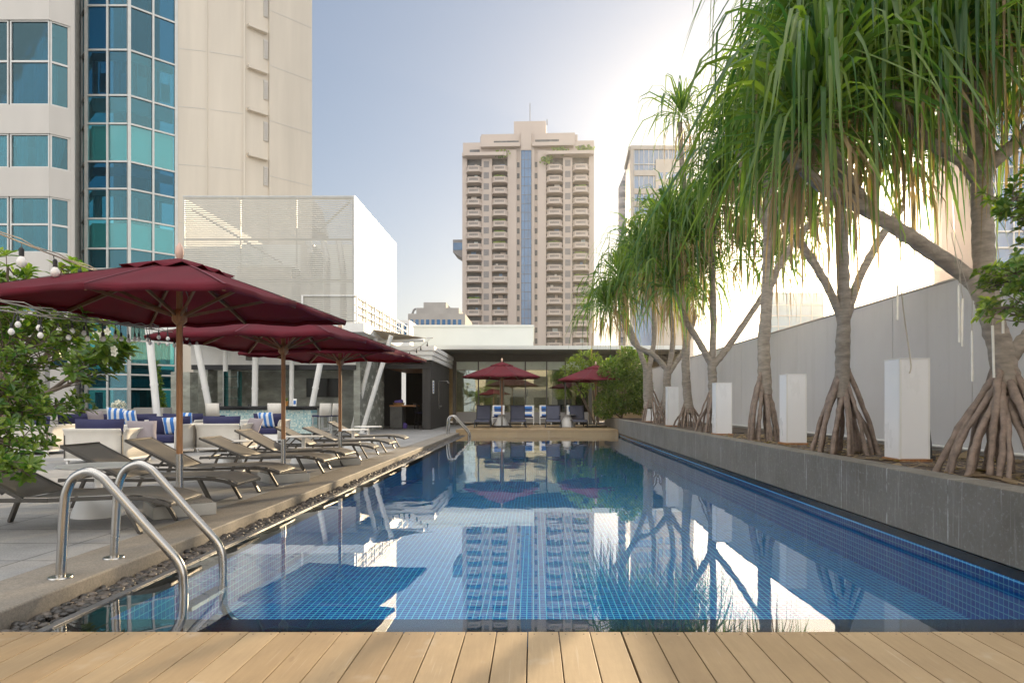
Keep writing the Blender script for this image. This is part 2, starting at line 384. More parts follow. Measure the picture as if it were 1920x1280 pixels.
# pebbles
def pebble_mat():
    m, nt, b = newmat('river pebble'); at = N(nt, 'ShaderNodeAttribute', attribute_name='tint')
    c = mixc(nt, at.outputs['Fac'], (.035, .034, .034), (.17, .14, .115)); v = coords(nt)
    c = mixc(nt, ramp(nt, noise(nt, v, 120, 3), .3, .7), mixc(nt, 1, c, (.7,.7,.7), 'MULTIPLY'), c)
    L(nt, c, b.inputs['Base Color']); b.inputs['Roughness'].default_value = .4; return m
m_pebble = pebble_mat()
bm = bmesh.new(); bmesh.ops.create_icosphere(bm, subdivisions=2, radius=1); IV = [v.co.copy() for v in bm.verts]; IF = [tuple(v.index for v in f.verts) for f in bm.faces]; bm.free()
bm = bmesh.new(); bmesh.ops.create_icosphere(bm, subdivisions=1, radius=1); JV = [v.co.copy() for v in bm.verts]; JF = [tuple(v.index for v in f.verts) for f in bm.faces]; bm.free()
g = MB(); y = 3.46
while y < 26:
    far = y > 9; n = 5
    for k in range(n):
        r = rnd(.015, .031); c = Vector((rnd(-2.80, XL-.07), y+rnd(-.02, .02), -.125+rnd(.006, .034)))
        a = rnd(0, 6.28); sc_ = Vector((r*rnd(1.0, 1.5), r, r*rnd(.5, .75))); ca, sa = math.cos(a), math.sin(a)
        V_, F_ = (JV, JF) if far else (IV, IF)
        vv = []
        for p in V_:
            q = Vector((p.x*sc_.x, p.y*sc_.y, p.z*sc_.z)); vv.append((c.x+q.x*ca-q.y*sa, c.y+q.x*sa+q.y*ca, c.z+q.z))
        g.add(vv, F_, 0, rnd(0, 1)**1.6)
    y += .027 if not far else .036
tag(g.build('river_pebbles', m_pebble, smooth=180), 'grey river pebbles filling the channel along the left pool edge', 'pebbles', kind='stuff')

# planter wall along the right side
m_plwall, nt, b = newmat('stained planter concrete'); v = coords(nt); s_ = N(nt, 'ShaderNodeSeparateXYZ'); L(nt, v, s_.inputs[0])
c = mixc(nt, ramp(nt, noise(nt, v, 1.2, 6, .65), .3, .7), (.115, .100, .080), (.185, .168, .145))
c = mixc(nt, math_(nt, 'MULTIPLY', ramp(nt, noise(nt, v, 22, 6, .8), .54, .68), .65), c, (.34, .33, .31))
jy = math_(nt, 'ABSOLUTE', math_(nt, 'SUBTRACT', math_(nt, 'MODULO', math_(nt, 'ADD', s_.outputs[1], 100.3), .92), .46))
wig = math_(nt, 'MULTIPLY', noise(nt, v, 3.5, 4, .6, (1, .6, 1.6)), .035)
jm = math_(nt, 'LESS_THAN', jy, math_(nt, 'SUBTRACT', wig, .0125)); c = mixc(nt, math_(nt, 'MULTIPLY', jm, .75), c, (.55, .54, .52))
jl = math_(nt, 'LESS_THAN', jy, .002); c = mixc(nt, jl, c, (.06, .055, .05))
drip = ramp(nt, noise(nt, v, 3, 4, .6, (1, 12, .45)), .58, .70); c = mixc(nt, math_(nt, 'MULTIPLY', drip, .45), c, (.42, .40, .38))
L(nt, c, b.inputs['Base Color']); b.inputs['Roughness'].default_value = .7; bump(nt, b, noise(nt, v, 70, 5), .25, .004)
PLZ, BEDZ = .515, .465
T = thing('planter', 'long low stained grey concrete planter wall along the right pool edge', 'planter', (XR, 15, 0))
g = MB((XR, 15, 0)); g.box(XR, 2.2, 0.0, XR+.26, 31, PLZ); g.build('planter_wall', m_plwall, T, bevel=.008)
g = MB((XR, 15, 0)); g.box(XR+.26, 2.2, -.5, 5.5, 31, BEDZ); g.build('mulch', m_soil, T)
g = MB(); g.box(XR+.3, 2.2, -2.9, 5.5, 31, -.51); struct('planter_base', g, m_dark)
# tall wall behind the planter
T = thing('boundary_wall', 'tall pale grey painted wall behind the pandanus trees', 'wall', (5.6, 15, -2.9))
g = MB((5.6, 15, -2.9)); wy = 1.0; k = 0
while wy < 33: g.box(5.6, wy, -2.9, 5.8, wy+1.915, 2.74); wy += 1.93
g.build('wall_panel', m_wallpaint, T)
g = MB((5.6, 15, -2.9)); g.box(5.612, 1, -2.9, 5.79, 32.5, 2.735); g.build('wall_joint', m_edge, T)
g = MB((5.6, 15, -2.9)); g.box(5.585, 1, 2.741, 5.815, 33, 2.775); g.build('coping', m_concgrey, T, bevel=.004)
g = MB((5.6, 15, -2.9)); g.box(5.5, 1, .44, 5.6, 32.5, .51); g.build('base_ledge', m_concgrey, T)
T = thing('irrigation_pipe', 'thin white pipe lying along the foot of the tall grey wall', 'pipe', (5.45, 15, .5)); g = MB((5.45, 15, .5)); g.tube([(5.45, 2, .53), (5.45, 12, .53), (5.45, 24, .53)], .02); g.build('pipe', m_white, T, smooth=60)

# leaves strewn on the mulch
g = MB()
for k in range(2600):
    p = Vector((rnd(XR+.28, 5.4), rnd(3.6, 14), BEDZ+.012)); a = rnd(0, 6.28); l = rnd(.015, .06) if k % 12 else rnd(.12, .30); d = Vector((math.cos(a), math.sin(a), rnd(-.05, .25)))*l; n_ = Vector((-d.y, d.x, rnd(-.01, .02)))*rnd(.12, .3)
    g.add([p-d, p+n_, p+d, p-n_], [(0,1,2,3)], 0, rnd(0, 1))
tag(g.build('leaf_litter', m_dead), 'dry brown leaf litter on the planter mulch', 'leaf litter', kind='stuff')
# ---------------------------------------------------------------- buildings
class Fac:                       # a facade plane from A to B (seen left to right)
    def __init__(s, A, B):
        s.A = Vector((A[0], A[1], 0)); s.B = Vector((B[0], B[1], 0)); s.d = s.B-s.A; s.len = s.d.length; s.u = s.d.normalized(); s.n = Vector((s.u.y, -s.u.x, 0))
    def p(s, a, d, z): q = s.A+s.u*a+s.n*d; return (q.x, q.y, z)
    def box(s, mb, a0, a1, d0, d1, z0, z1, mi=0):
        v = [s.p(a0,d0,z0), s.p(a1,d0,z0), s.p(a1,d1,z0), s.p(a0,d1,z0), s.p(a0,d0,z1), s.p(a1,d0,z1), s.p(a1,d1,z1), s.p(a0,d1,z1)]
        mb.add(v, [(0,1,2,3),(7,6,5,4),(4,5,1,0),(5,6,2,1),(6,7,3,2),(7,4,0,3)], mi)
    def curtain(s, mb, a0, a1, d, z0, z1, gather=0):
        n = max(6, int((a1-a0)/.05)); rows = []
        for z, gk in ((z0, 1-gather), ((z0+z1)/2, 1-gather*.5), (z1, 1)):
            rows.append([s.p(a0+(a1-a0)*(i/n)*gk, d+.045*math.sin(i*1.9)+.02*math.sin(i*.7), z) for i in range(n+1)])
        mb.sheet(rows)

# --- hotel with window bands, far left
Yh = 34.0; hr = (-26, Yh, -3)
T = thing('hotel_building', 'pale hotel facade with bands of teal windows at far left', 'building', hr)
Bc = (PX(92, Yh), Yh); Cc = (PX(140, 34.75), 34.75)
fa = Fac((PX(-420, Yh), Yh), Bc); fb = Fac(Bc, Cc); fc = Fac(Cc, (PX(146, 37.6), 37.6))
rows = [(-420,-330,0),(-250,-60,-150),(37,196,114),(250,314,0),(368,473,420),(530,585,0),(640,690,0)]
zt = [(PZ(b_, Yh), PZ(a_, Yh), PZ(m_, Yh) if m_ else None) for a_, b_, m_ in rows]
g = MB(hr); core = MB(hr)
edges = [-3.0]+[z for zz in reversed(zt) for z in zz[:2]]+[PZ(-700, Yh)]
for i in range(0, len(edges), 2):
    for f_ in (fa, fb):
        f_.box(g, 0 if f_ is fa else .002, f_.len-.002, -.35, 0, edges[i], edges[i+1])
        f_.box(core, 0, f_.len, -1.9, -.352, edges[i], edges[i+1]-.05)
fc.box(g, .002, fc.len, -.3, 0, -3, PZ(-700, Yh))
fb.box(g, fb.len-.18, fb.len-.002, -.33, .004, -3, PZ(-700, Yh))
g.build('wall', m_spand, T)
fa.box(core, 0, fa.len, -2.3, -1.95, -3, PZ(-700, Yh)); fb.box(core, 0, fb.len, -2.3, -1.95, -3, PZ(-700, Yh)); core.build('room_interior', m_room, T)
def window(f_, a0, a1, z0, z1, zm, curt, T, off):
    g = MB(off); w_ = .07
    f_.box(g, a0, a0+w_, -.2, -.06, z0, z1); f_.box(g, a1-w_, a1, -.2, -.06, z0, z1)
    f_.box(g, a0+w_, a1-w_, -.2, -.06, z0, z0+w_); f_.box(g, a0+w_, a1-w_, -.2, -.06, z1-w_, z1)
    if zm: f_.box(g, a0+w_, a1-w_, -.2, -.06, zm-.05, zm+.05)
    W = g.build('window', m_frame, T)
    g = MB(off); f_.box(g, a0+w_, a1-w_, -.14, -.125, z0+w_, z1-w_); g.build('pane', random.choice([m_teal, m_teal3]), W)
    if curt:
        g = MB(off)
        for c0, c1, gt in curt: f_.curtain(g, a0+w_+(a1-a0-2*w_)*c0, a0+w_+(a1-a0-2*w_)*c1, -.30, z0+.05, (zm or z1)-.05 if zm and z1-z0 > 3 else z1-.05, gt)
        g.build('curtain', m_curtain, W)
for i, (z0, z1, zm) in enumerate(zt):
    for j, (p0, p1) in enumerate(((-310,-152),(-150,-68),(-66,14),(17,91))):
        a0 = PX(p0, Yh)-fa.A.x; a1 = PX(p1, Yh)-fa.A.x
        cs = [(0, .22, 0), (.5, 1, .1)] if (i+j) % 2 else [(.05, .35, 0), (.55, .98, .0)]
        window(fa, a0, a1, z0, z1, zm, cs, T, hr)
    window(fb, .06, fb.len-.19, z0, z1, zm, [(0, .95, .5)] if i % 2 else [(0, .45, .2)], T, hr)

# --- glazed stair tower
Ys = 36.0; sr = (PX(210, Ys), Ys, -3)
T = thing('glass_stair_tower', 'faceted stair tower glazed in teal panes on a pale grid', 'building', sr)
fs = [Fac((PX(147, 37.5), 37.5), (PX(162, Ys), Ys)), Fac((PX(162, Ys), Ys), (PX(242, Ys), Ys)), Fac((PX(242, Ys), Ys), (PX(330, 37.66), 37.66))]
pys = [-60, 11, 94, 179, 232, 303, 354, 410, 466, 504, 560, 600, 638, 682, 702, 729, 768]
zs = [PZ(p_, Ys) for p_ in pys]; ztop = PZ(-700, Ys)
fr_ = MB(sr); up = MB(sr); inn = MB(sr); slab = MB(sr); cur = MB(sr); blind = MB(sr)
for fi, f_ in enumerate(fs):
    cols = [0, .45, 1] if fi == 0 else [0, .5, 1]
    for ci, c_ in enumerate(cols):
        if c_ == 1 and fi < 2: continue
        a = f_.len*c_; ww = .075 if c_ in (0, 1) else .05
        f_.box(fr_, a-ww+.001*fi, a+ww, -.12, .06, zs[-1], ztop)
    for z in zs+[PZ(p_, Ys) for p_ in (-140, -230, -330, -440, -560)]:
        for c0, c1 in zip(cols[:-1], cols[1:]): f_.box(fr_, f_.len*c0+.052, f_.len*c1-.052, -.10, .04, z-.045, z+.045)
    for ri, (z1, z0) in enumerate(zip(zs[:-1], zs[1:])):
        for c0, c1 in zip(cols[:-1], cols[1:]):
            g = MB(sr); f_.box(g, f_.len*c0+.053, f_.len*c1-.053, -.05+rnd(-.01, .01), -.035, z0+.046, z1-.046)
            g.build('pane', {0: m_teal3, 1: m_teal3, 2: m_teal3 if fi < 2 else m_teal, 4: m_teal2, 5: m_teal3, 7: m_teal2, 8: m_teal, 12: m_teal2}.get(ri, m_teal), T)
    f_.box(up, 0.06, f_.len-.06, -.05, -.035, zs[0]+.05, ztop)
    f_.box(inn, .2, f_.len-.2, -2.2, -2.0, -3, ztop)
    for za, zb in ((232, 300), (690, 725), (-140, -100), (416, 500)): f_.box(slab, .08, f_.len-.06, -.5, -.3, PZ(max(za, zb), Ys), PZ(min(za, zb), Ys))
    for za, zb in ((179, 205), (310, 325), (354, 364), (94, 108)): f_.box(slab, .08, f_.len-.06, -.45, -.3, PZ(zb, Ys), PZ(za, Ys))
    if fi > 0:
        for k in (0, 1):
            a0 = f_.len*(k*.5)+.2
            f_.curtain(cur, a0, a0+.42, -.4, PZ(766, Ys), PZ(735, Ys)); f_.curtain(cur, a0+.1, a0+.8, -.42, PZ(680, Ys), PZ(606, Ys)); f_.curtain(cur, a0-.1, a0+.35, -.4, PZ(408, Ys), PZ(358, Ys))
            f_.curtain(cur, a0-.15, a0+.12, -.4, PZ(175, Ys), PZ(100, Ys))
            f_.box(blind, a0+.28, a0+.75, -.36, -.33, PZ(168, Ys), PZ(132, Ys)); f_.box(blind, a0+.3, a0+.32, -.36, -.34, PZ(132, Ys), PZ(98, Ys)); f_.box(blind, a0+.7, a0+.72, -.36, -.34, PZ(132, Ys), PZ(98, Ys))
fr_.build('mullion_grid', m_frame, T); up.build('upper_glazing', m_teal, T); inn.build('stair_core', m_room, T); slab.build('floor_slab', m_white, T); cur.build('curtain', m_curtain, T); blind.build('hanging_panel', m_white, T)
g = MB(sr)
for f_ in fs: f_.box(g, 0, f_.len, -.2, .05, -3, zs[-1]-.05)
g.build('base_wall', m_concgrey, T)

# --- windowless concrete tower
tr_ = (PX(450, 39), 39, -3)
T = thing('concrete_tower', 'tall blank beige concrete tower behind the louvred box', 'building', tr_)
A_ = (PX(331, 37.68), 37.68); B_ = (PX(390, 38.05), 38.05); C_ = (PX(460, 38.7), 38.7); D_ = (PX(583, 41.6), 41.6)
E_ = (PX(500, 39.6), 39.6)
g = MB(tr_); g.prism([A_, B_, C_, D_, (PX(560, 58), 58), (A_[0]-2, 58)], -3, 52)
f1 = Fac(A_, B_); f2 = Fac(B_, C_); f3 = Fac(C_, D_)
f2.box(g, f2.len-.10, f2.len, 0, .12, -3, 52); f1.box(g, f1.len-.08, f1.len-.02, 0, .05, -3, 52)
f3.box(g, f3.len*.335, f3.len, 0, .14, -3, 52)
for k in range(16):
    z = 1.5+k*3.2
    for f_ in (f1, f2): f_.box(g, .1, f_.len-.12, .0, .012, z, z+.035, 1)
    f3.box(g, f3.len*.34, f3.len-.02, .14, .152, z, z+.035, 1)
g.build('wall', [m_conc, m_spand], T)
for py in (-190, -110, -30, 50, 127, 206, 291):
    z = PZ(py, 38.9)
    g = MB(tr_); f3.box(g, .1, f3.len*.3, .002, .28, z-.12, z+.06); g.build('ledge', m_conc, T)
    g = MB(tr_); f3.box(g, f3.len*.26, f3.len*.325, .002, .06, z-1.55, z-.45)
    for q in range(9): f3.box(g, f3.len*.265, f3.len*.32, .061, .09, z-1.5+q*.115, z-1.44+q*.115)
    g.build('grille', m_spand, T)

# --- gable glimpsed over the screen
o_ = (PX(548, 48), 48, 8)
g = MB(o_); pts = [(520,372),(545,345),(553,341),(572,372)]
g.extr([(PX(a, 48), PZ(b_, 48)) for a, b_ in [(500,420),(524,366),(540,350),(554,341),(572,366),(585,420)]], 'y', 48, 52)
tag(g.build('gabled_roof', m_concgrey), 'small pale pointed gable roof peeping over the louvred box', 'roof')

# --- louvred plant screen
Yl0, Yl1 = 24.0, 31.2; XRs = PX(665, Yl0); XLs = PX(343, Yl0); Zb, Zt = 3.95, PZ(368, Yl0)
lr = (XRs, Yl0, Zb)
T = thing('louvred_screen', 'big white louvred box screening plant above the pool bar', 'plant screen', lr)
n = 62; pitch = (Zt-Zb)/n
g = MB(lr); g2 = MB(lr)
for k in range(n):
    z = Zb+k*pitch
    g.box(XLs, Yl0, z, XRs-.06, Yl0+.02, z+pitch*.74)
    g2.box(XRs-.02, Yl0+.06, z, XRs, Yl1, z+pitch*.90)
g.build('front_slats', m_louvre, T); g2.build('side_slats', m_louvre, T)
g = MB(lr)
for k in range(4): x = XLs+(XRs-XLs-.1)*k/3; g.box(x, Yl0+.06, Zb, x+.03, Yl0+.10, Zt)
for z in (Zb+.05, Zb+1.45, Zb+2.9, Zt-.1): g.box(XLs+.05, Yl0+.095, z, XRs-.1, Yl0+.16, z+.08); g.box(XRs-.1, Yl0+.165, z, XRs-.04, Yl1, z+.08)
for k in range(6): y = Yl0+1.2+k*1.18; g.box(XRs-.08, y, Zb, XRs-.022, y+.06, Zt)
g.box(XRs-.059, Yl0-.01, Zb, XRs+.004, Yl0+.058, Zt+.02); g.box(XLs, Yl0-.012, Zt-.03, XRs-.06, Yl0+.06, Zt+.02); g.box(XRs-.03, Yl0+.06, Zt-.02, XRs+.006, Yl1, Zt+.02)
g.bar((XLs+.2, Yl0+.2, Zt-.4), (XLs+2.4, Yl0+3, Zb+2.7), .06, .06); g.bar((XRs-.2, Yl0+.2, Zt-.1), (XRs-1.4, Yl0+.4, Zb+3.3), .06, .06)
g.build('support_frame', m_frame, T)
g = MB(lr); g.box(XLs-.3, Yl1, Zb, XRs, Yl1+.1, Zt); g.box(XLs-.15, Yl0+.3, Zb, XLs-.05, Yl1, Zt); g.build('rear_panel', m_roofwhite, T)
g = MB(lr)
for x in (-8.3, -7.7, -7.1): g.tube([(x, 25.5, Zb+.1), (x, 25.5, Zb+rnd(2, 3)), (x-.6, 27, Zb+3.6)], .12, 10)
g.box(-11.3, 26, Zb+.05, -9.2, 28, Zb+2.4); g.box(-9.0, 26.4, Zb+.05, -8.5, 27.6, Zb+3.3)
g.build('duct_equipment', m_frame, T, smooth=40)
rr = (XRs+.06, Yl0, 3.95)
T = thing('roof_railing', 'white metal railing along the walkway beside the louvred box', 'railing', rr)
xr = XRs+.08; g = MB(rr)
for z in (4.90, 4.62, 4.34, 4.06): g.bar((xr, Yl0-.05, z), (xr, 33.6, z), .035, .035)
g.bar((xr-1.9, Yl0-.05, 4.90), (xr, Yl0-.05, 4.90), .04, .04); g.build('rail', m_white, T)
for k in range(8): y = Yl0-.05+k*1.37; g = MB(rr); g.box(xr-.03, y-.03, 3.9, xr+.03, y+.03, 4.93); g.build('post', m_white, T)
g = MB(rr); g.box(xr-1.93, Yl0-.08, 3.95, xr-1.87, Yl0-.02, 4.92); g.build('post', m_white, T)

# --- pool bar pavilion
br = (-8, 26, 0)
T = thing('pool_bar_pavilion', 'open poolside bar pavilion with grey marble walls under a white roof', 'pavilion', br)
g = MB(br); g.box(-13.5, 23.9, 3.62, XRs+.35, 36, 3.94); g.build('roof_slab', m_white, T)
g = MB(br); g.box(-13, 25.9, 2.58, -6.75, 26.2, 3.6); g.build('upper_wall', m_white, T)
g = MB(br); g.box(-12.95, 25.84, 2.40, -6.75, 26.3, 2.578); g.build('lintel', m_black, T)
g = MB(br); g.box(-13.2, 28, 0, -6.85, 28.3, 3.6); g.box(-12.0, 25.95, 0, -11.5, 28, 2.4); g.box(-12.9, 25.9, 0, -12.35, 26.7, 2.4)
g.build('marble_wall', m_marble, T)
g = MB(br); g.box(-6.84, 26.0, 0, -6.6, 30.2, 3.3); g.build('end_wall', m_marble, T)
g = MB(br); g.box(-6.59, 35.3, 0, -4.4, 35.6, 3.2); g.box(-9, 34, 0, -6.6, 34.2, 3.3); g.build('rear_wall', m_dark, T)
g = MB(br); g.box(-6.59, 29.2, 2.70, -4.42, 35.3, 2.78)
for k in range(20): g.box(-6.59, 29.25+k*.3, 2.685, -4.42, 29.5+k*.3, 2.70)
g.build('timber_ceiling', m_wood, T)
g = MB(br); g.box(-6.6, 29.1, 2.60, -4.42, 29.19, 2.80); g.build('lintel', m_black, T)
g = MB(br); X_ = -4.40
g.box(X_-.04, 29.25, 0, X_, 35.6, 3.0)
k = 0
while 29.3+k*.2 < 35.5: g.box(X_, 29.27+k*.2, .02, X_+.035, 29.27+k*.2+.13, 2.98); k += 1
g.box(X_-.34, 29.15, 0, X_+.01, 29.24, 2.95); g.build('clad_wall', m_clad, T)
g = MB(br)
for k in range(3):
    z = 2.96+k*.2; o = .05*k
    g.box(-8.5, 28.86-o, z, X_+.12+o, 29.1, z+.185); g.box(X_+.02, 29.102, z, X_+.12+o, 36.2, z+.185)
g.box(-8.5, 29.0, 3.0, X_+.02, 36.1, 3.5); g.build('fascia', m_white, T)
for bx_, by, tx, ty, r_ in ((-6.44,25.6,-5.25,25.2,.085),(-7.07,26.6,-6.0,26.0,.085),(-8.07,24.3,-7.35,24.2,.10),(-11.5,24.6,-12.1,24.4,.115),(-10.95,20.0,-11.3,20.0,.10),(-11.5,25.5,-11.5,25.5,.09),(-10.3,25.2,-10.25,25.2,.11),(-9.08,25.6,-9.05,25.6,.085)):
    g = MB(br); b_ = Vector((bx_, by, 0)); t_ = Vector((tx, ty, 3.62))
    g.tube([b_, b_.lerp(t_, .45)], r_, 14); g.tube([b_.lerp(t_, .45), b_.lerp(t_, .47)], r_+.012, 14); g.tube([b_.lerp(t_, .47), t_], r_, 14); g.lathe([(r_*2, 0), (r_*2, .015)], (bx_, by, .001), 14)
    g.build('slanted_column' if abs(bx_-tx) > .1 else 'column', m_white, T, smooth=50)
D = MB(br); D.box(PX(443, 27.9), 27.93, 0, PX(480, 27.9), 27.998, 2.15); D = D.build('door', m_white, T)
g = MB(br); g.box(PX(474, 27.9), 27.9, 1.0, PX(477, 27.9), 27.93, 1.15); g.build('handle', m_steel, D)
g = MB(br); g.box(PX(574, 27.9), 27.92, PZ(744, 27.9), PX(637, 27.9), 27.99, PZ(709, 27.9)); tag(g.build('television', m_tv, bevel=.01), 'wide black television on the marble wall of the bar', 'television').location = g.off
g = MB((PX(466, 25.8), 25.8, 0)); g.box(PX(461, 25.8), 25.78, PZ(675, 25.8), PX(473, 25.8), 25.89, PZ(668, 25.8)); tag(g.build('floodlight', m_sling), 'small brown floodlight box on the white wall over the bar', 'floodlight')
# bar counter
cr = (PX(500, 22.5), 22.5, 0); c0, c1 = PX(412, 22.5), PX(584, 22.5)
T = thing('bar_counter', 'long bar counter faced with pale blue mosaic under a black top', 'bar counter', cr)
g = MB(cr); g.box(c0, 22.5, .12, c1, 23.1, .90); g.build('mosaic_front', m_mosaic, T)
g = MB(cr); g.box(c0-.1, 22.3, .96, c1+.1, 23.3, 1.03); g.box(c0, 22.48, .90, c1, 23.1, .96); g.build('counter_top', m_granite, T, bevel=.006)
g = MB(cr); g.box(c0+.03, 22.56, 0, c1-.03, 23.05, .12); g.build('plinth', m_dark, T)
# glass rack, left of the bar
g = MB((-11.1, 25.4, 0)); [g.box(-11.42, 25.2, z, -10.9, 25.5, z+.015) for z in (.9, 1.3, 1.7, 2.1)]; g.box(-11.43, 25.19, 0, -11.40, 25.51, 2.3); g.box(-10.92, 25.19, 0, -10.89, 25.51, 2.3)
tag(g.build('glass_shelf', m_teal2), 'teal glass shelf rack beside the left end of the bar', 'shelf')
# reception desk, towels
dr = (PX(745, 30), 30, 0)
T = thing('towel_desk', 'dark grey stone desk inside the shaded pavilion opening', 'desk', dr)
a0, a1 = PX(731, 30), PX(754, 30)
g = MB(dr); g.box(a0, 30, .03, a1, 30.9, .98); g.build('pedestal', M('desk stone', (.12,.12,.115), .5, var=.3), T, bevel=.01)
g = MB(dr); g.box(a0-.02, 29.97, .98, PX(780, 30), 30.93, 1.05); g.build('desk_top', m_wood, T, bevel=.005)
bk = (PX(747, 30.2), 30.3, 1.052)
T = thing('towel_basket', 'wicker basket of purple towels on the dark desk', 'basket', bk)
g = MB(); g.lathe([(.22, 0), (.27, .10), (.25, .10), (.2, .02)], (0,0,0), 16); g.build('basket', m_basket, T)
g = MB()
for k in range(5): g.tube([(-.16+.02*k, -.14+.07*k, .13+.02*(k%2)), (.16, -.14+.07*k, .14+.03*(k%3))], [.055, .06], 10)
g.build('towels', m_purple, T, smooth=60)
g = MB((PX(758, 30.4), 30.4, 0)); g.lathe([(.12, .02), (.15, .12), (.12, .22), (.05, .27)], (PX(758, 30.4), 30.4, 0), 12); tag(g.build('towel_bundle', m_purple, smooth=60), 'purple towel bundle on the floor beside the dark desk', 'towel')
# outdoor shower on the cladding
sh = (X_+.05, 31, 0)
T = thing('outdoor_shower', 'slim steel outdoor shower on the dark clad wall', 'shower', sh)
g = MB(sh); g.tube([(X_+.07, 31.2, .9), (X_+.07, 31.2, 2.05), (X_+.10, 31.2, 2.15), (X_+.5, 31.2, 2.12)], .018, 8); g.build('pipe', m_steel, T, smooth=60)
g = MB(sh); g.lathe([(.02, .05), (.10, .02), (.10, 0)], (X_+.5, 31.2, 2.05), 12); g.build('shower_head', m_steel, T)
g = MB(sh); g.tube([(X_+.04, 31.2, 1.0), (X_+.22, 31.2, 1.0)], .02); g.tube([(X_+.1, 31.1, .9), (X_+.1, 31.4, .9)], .02); g.build('tap', m_steel, T)
# white notice with blue shower symbol
g = MB((X_+.03, 29.7, 1.5)); g.box(X_+.036, 29.55, 1.55, X_+.05, 29.95, 2.12); n_ = g.build('notice_board', m_white); tag(n_, 'small white notice plate on the near end of dark cladding', 'sign')
g = MB((X_+.03, 29.7, 1.5))
for k in range(4): g.box(X_+.0505, 29.62, 1.62+k*.12, X_+.053, 29.62+.18+.03*(k%2), 1.68+k*.12)
g.build('notice_print', m_blue, n_).location = (0, 0, 0)

# --- glass gym house across the pool end
gr = (0, 36, 0)
T = thing('glass_gym_house', 'single storey glass house with a flat white roof past the pool', 'building', gr)
GX0, GX1 = PX(856, 36), 3.3
g = MB(gr); g.box(-5.6, 33, 3.74, 7.5, 46, 3.92); g.build('roof_slab', m_roofwhite, T)
g = MB(gr); g.box(-6.5, 37, 3.92, PX(1000, 37), 46, PZ(613, 37)); g.box(-6.55, 36.95, PZ(613, 37), .05, 46, PZ(609, 37)); g.build('roof_box', m_roofwhite, T)
g = MB(gr); g.box(-5.5, 33.1, 3.69, 7.4, 45.9, 3.738); g.box(-5.4, 35.8, 3.33, 7.4, 36.2, 3.69); g.build('beam', m_beam, T)
for p0, p1, dd in ((849,855,0),(938,944,.3),(1104,1110,0)): g = MB(gr); g.box(PX(p0, 36), 35.95-dd*0, 0, PX(p1, 36), 36.15, 3.33); g.build('column', m_beam, T)
for a_, b_ in ((856,937),(945,1024),(1026,1103)):
    g = MB(gr); g.box(PX(a_, 36), 36.03, .68, PX(b_, 36), 36.05, 2.88); g.build('glass_panel', m_clear, T)
    g = MB(gr); g.box(PX(a_, 36), 36.02, 2.9, PX(b_, 36), 36.06, 3.325); g.build('frosted_panel', m_frost, T)
    g = MB(gr); g.box(PX(a_, 36), 36.02, .12, PX(b_, 36), 36.06, .67); g.build('frosted_panel', m_concgrey, T)
for px in (897, 985, 1025, 1060): g = MB(gr); g.box(PX(px, 36)-.03, 35.98, .05, PX(px, 36)+.03, 36.1, 3.33); g.build('mullion', m_beam, T)
g = MB(gr); g.box(-5.4, 43.8, 0, 7.4, 44, 3.69); g.box(-5.5, 36.2, 0, -5.4, 44, 3.69); g.box(7.3, 33.1, 0, 7.4, 44, 3.69); g.build('interior_wall', M('gym wall', (.60,.52,.38), .8), T)
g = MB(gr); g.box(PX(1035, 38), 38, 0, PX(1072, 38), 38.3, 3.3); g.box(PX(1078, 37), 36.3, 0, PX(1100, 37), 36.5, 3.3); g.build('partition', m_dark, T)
def treadmill(x, y, lab):
    T = thing('treadmill', lab, 'treadmill', (x, y, .3), 0, 'gym machines behind the glass')
    g = MB(); g.box(-.4, -.9, 0, .4, .9, .2); g.build('running_deck', m_black, T)
    g = MB(); g.bar((-.36, -.6, .2), (-.36, -.75, 1.35), .07, .09); g.bar((.36, -.6, .2), (.36, -.75, 1.35), .07, .09); g.bar((-.36, -.7, 1.1), (-.36, 0, 1.05), .06, .05); g.bar((.36, -.7, 1.1), (.36, 0, 1.05), .06, .05); g.build('upright', m_frame, T)
    g = MB(); g.bar((-.42, -.75, 1.4), (.42, -.75, 1.4), .12, .45); g.build('console', m_black, T, bevel=.02)
treadmill(PX(896, 37.6), 37.6, 'gym treadmill behind the glass, leftmost of the three'); treadmill(PX(912, 38.4), 38.6, 'gym treadmill behind the glass, between two others'); treadmill(PX(976, 37.6), 37.6, 'gym treadmill behind the glass, right of the first parasol pole')

# --- condominium tower on the skyline
tc = (PX(989, 200), 200, -3)
T = thing('condominium_tower', 'tall pinkish beige apartment tower with stacked balconies and blue glass strip', 'building', tc, R(-2.8))
K = 200/F
def tx(px): return (px-989)*K
def tz(py): return CAMZ+3+(757-py)*K
g = MB(); g.box(tx(868), 1.6, 0, tx(1111), 24, tz(263)); g.build('window_wall', m_towerdark, T)
g = MB()
for a_, b_, top in ((866,874.5,285),(902.5,922,296),(951.5,968.5,280),(974.5,977,268),(996.5,1002,268),(1008,1024,282),(1055.5,1073,296),(1104,1113.5,268)): g.box(tx(a_), 0, 0, tx(b_), 2.4, tz(top))
g.box(tx(968.5), .5, 0, tx(974.5), 2.4, tz(275)); g.box(tx(1002), .5, 0, tx(1008), 2.4, tz(275))
g.box(tx(866), 1.3, tz(284), tx(1113.5), 23, tz(262.5)); g.box(tx(901), 1.0, tz(284), tx(1078), 22, tz(248))
g.box(tx(899), 1.31, tz(262), tx(1083), 21, tz(251)); g.box(tx(977), -.3, tz(282), tx(996.5), 3, tz(248))
g.box(tx(962), 3, tz(249), tx(1023), 16, tz(219.5)); g.build('wall', m_tower, T)
for a_, b_ in ((901, 976), (998, 1075)): g = MB(); g.box(tx(a_), -1.0, tz(276), tx(b_), 1, tz(269)); g.build('terrace_parapet', m_tower, T)
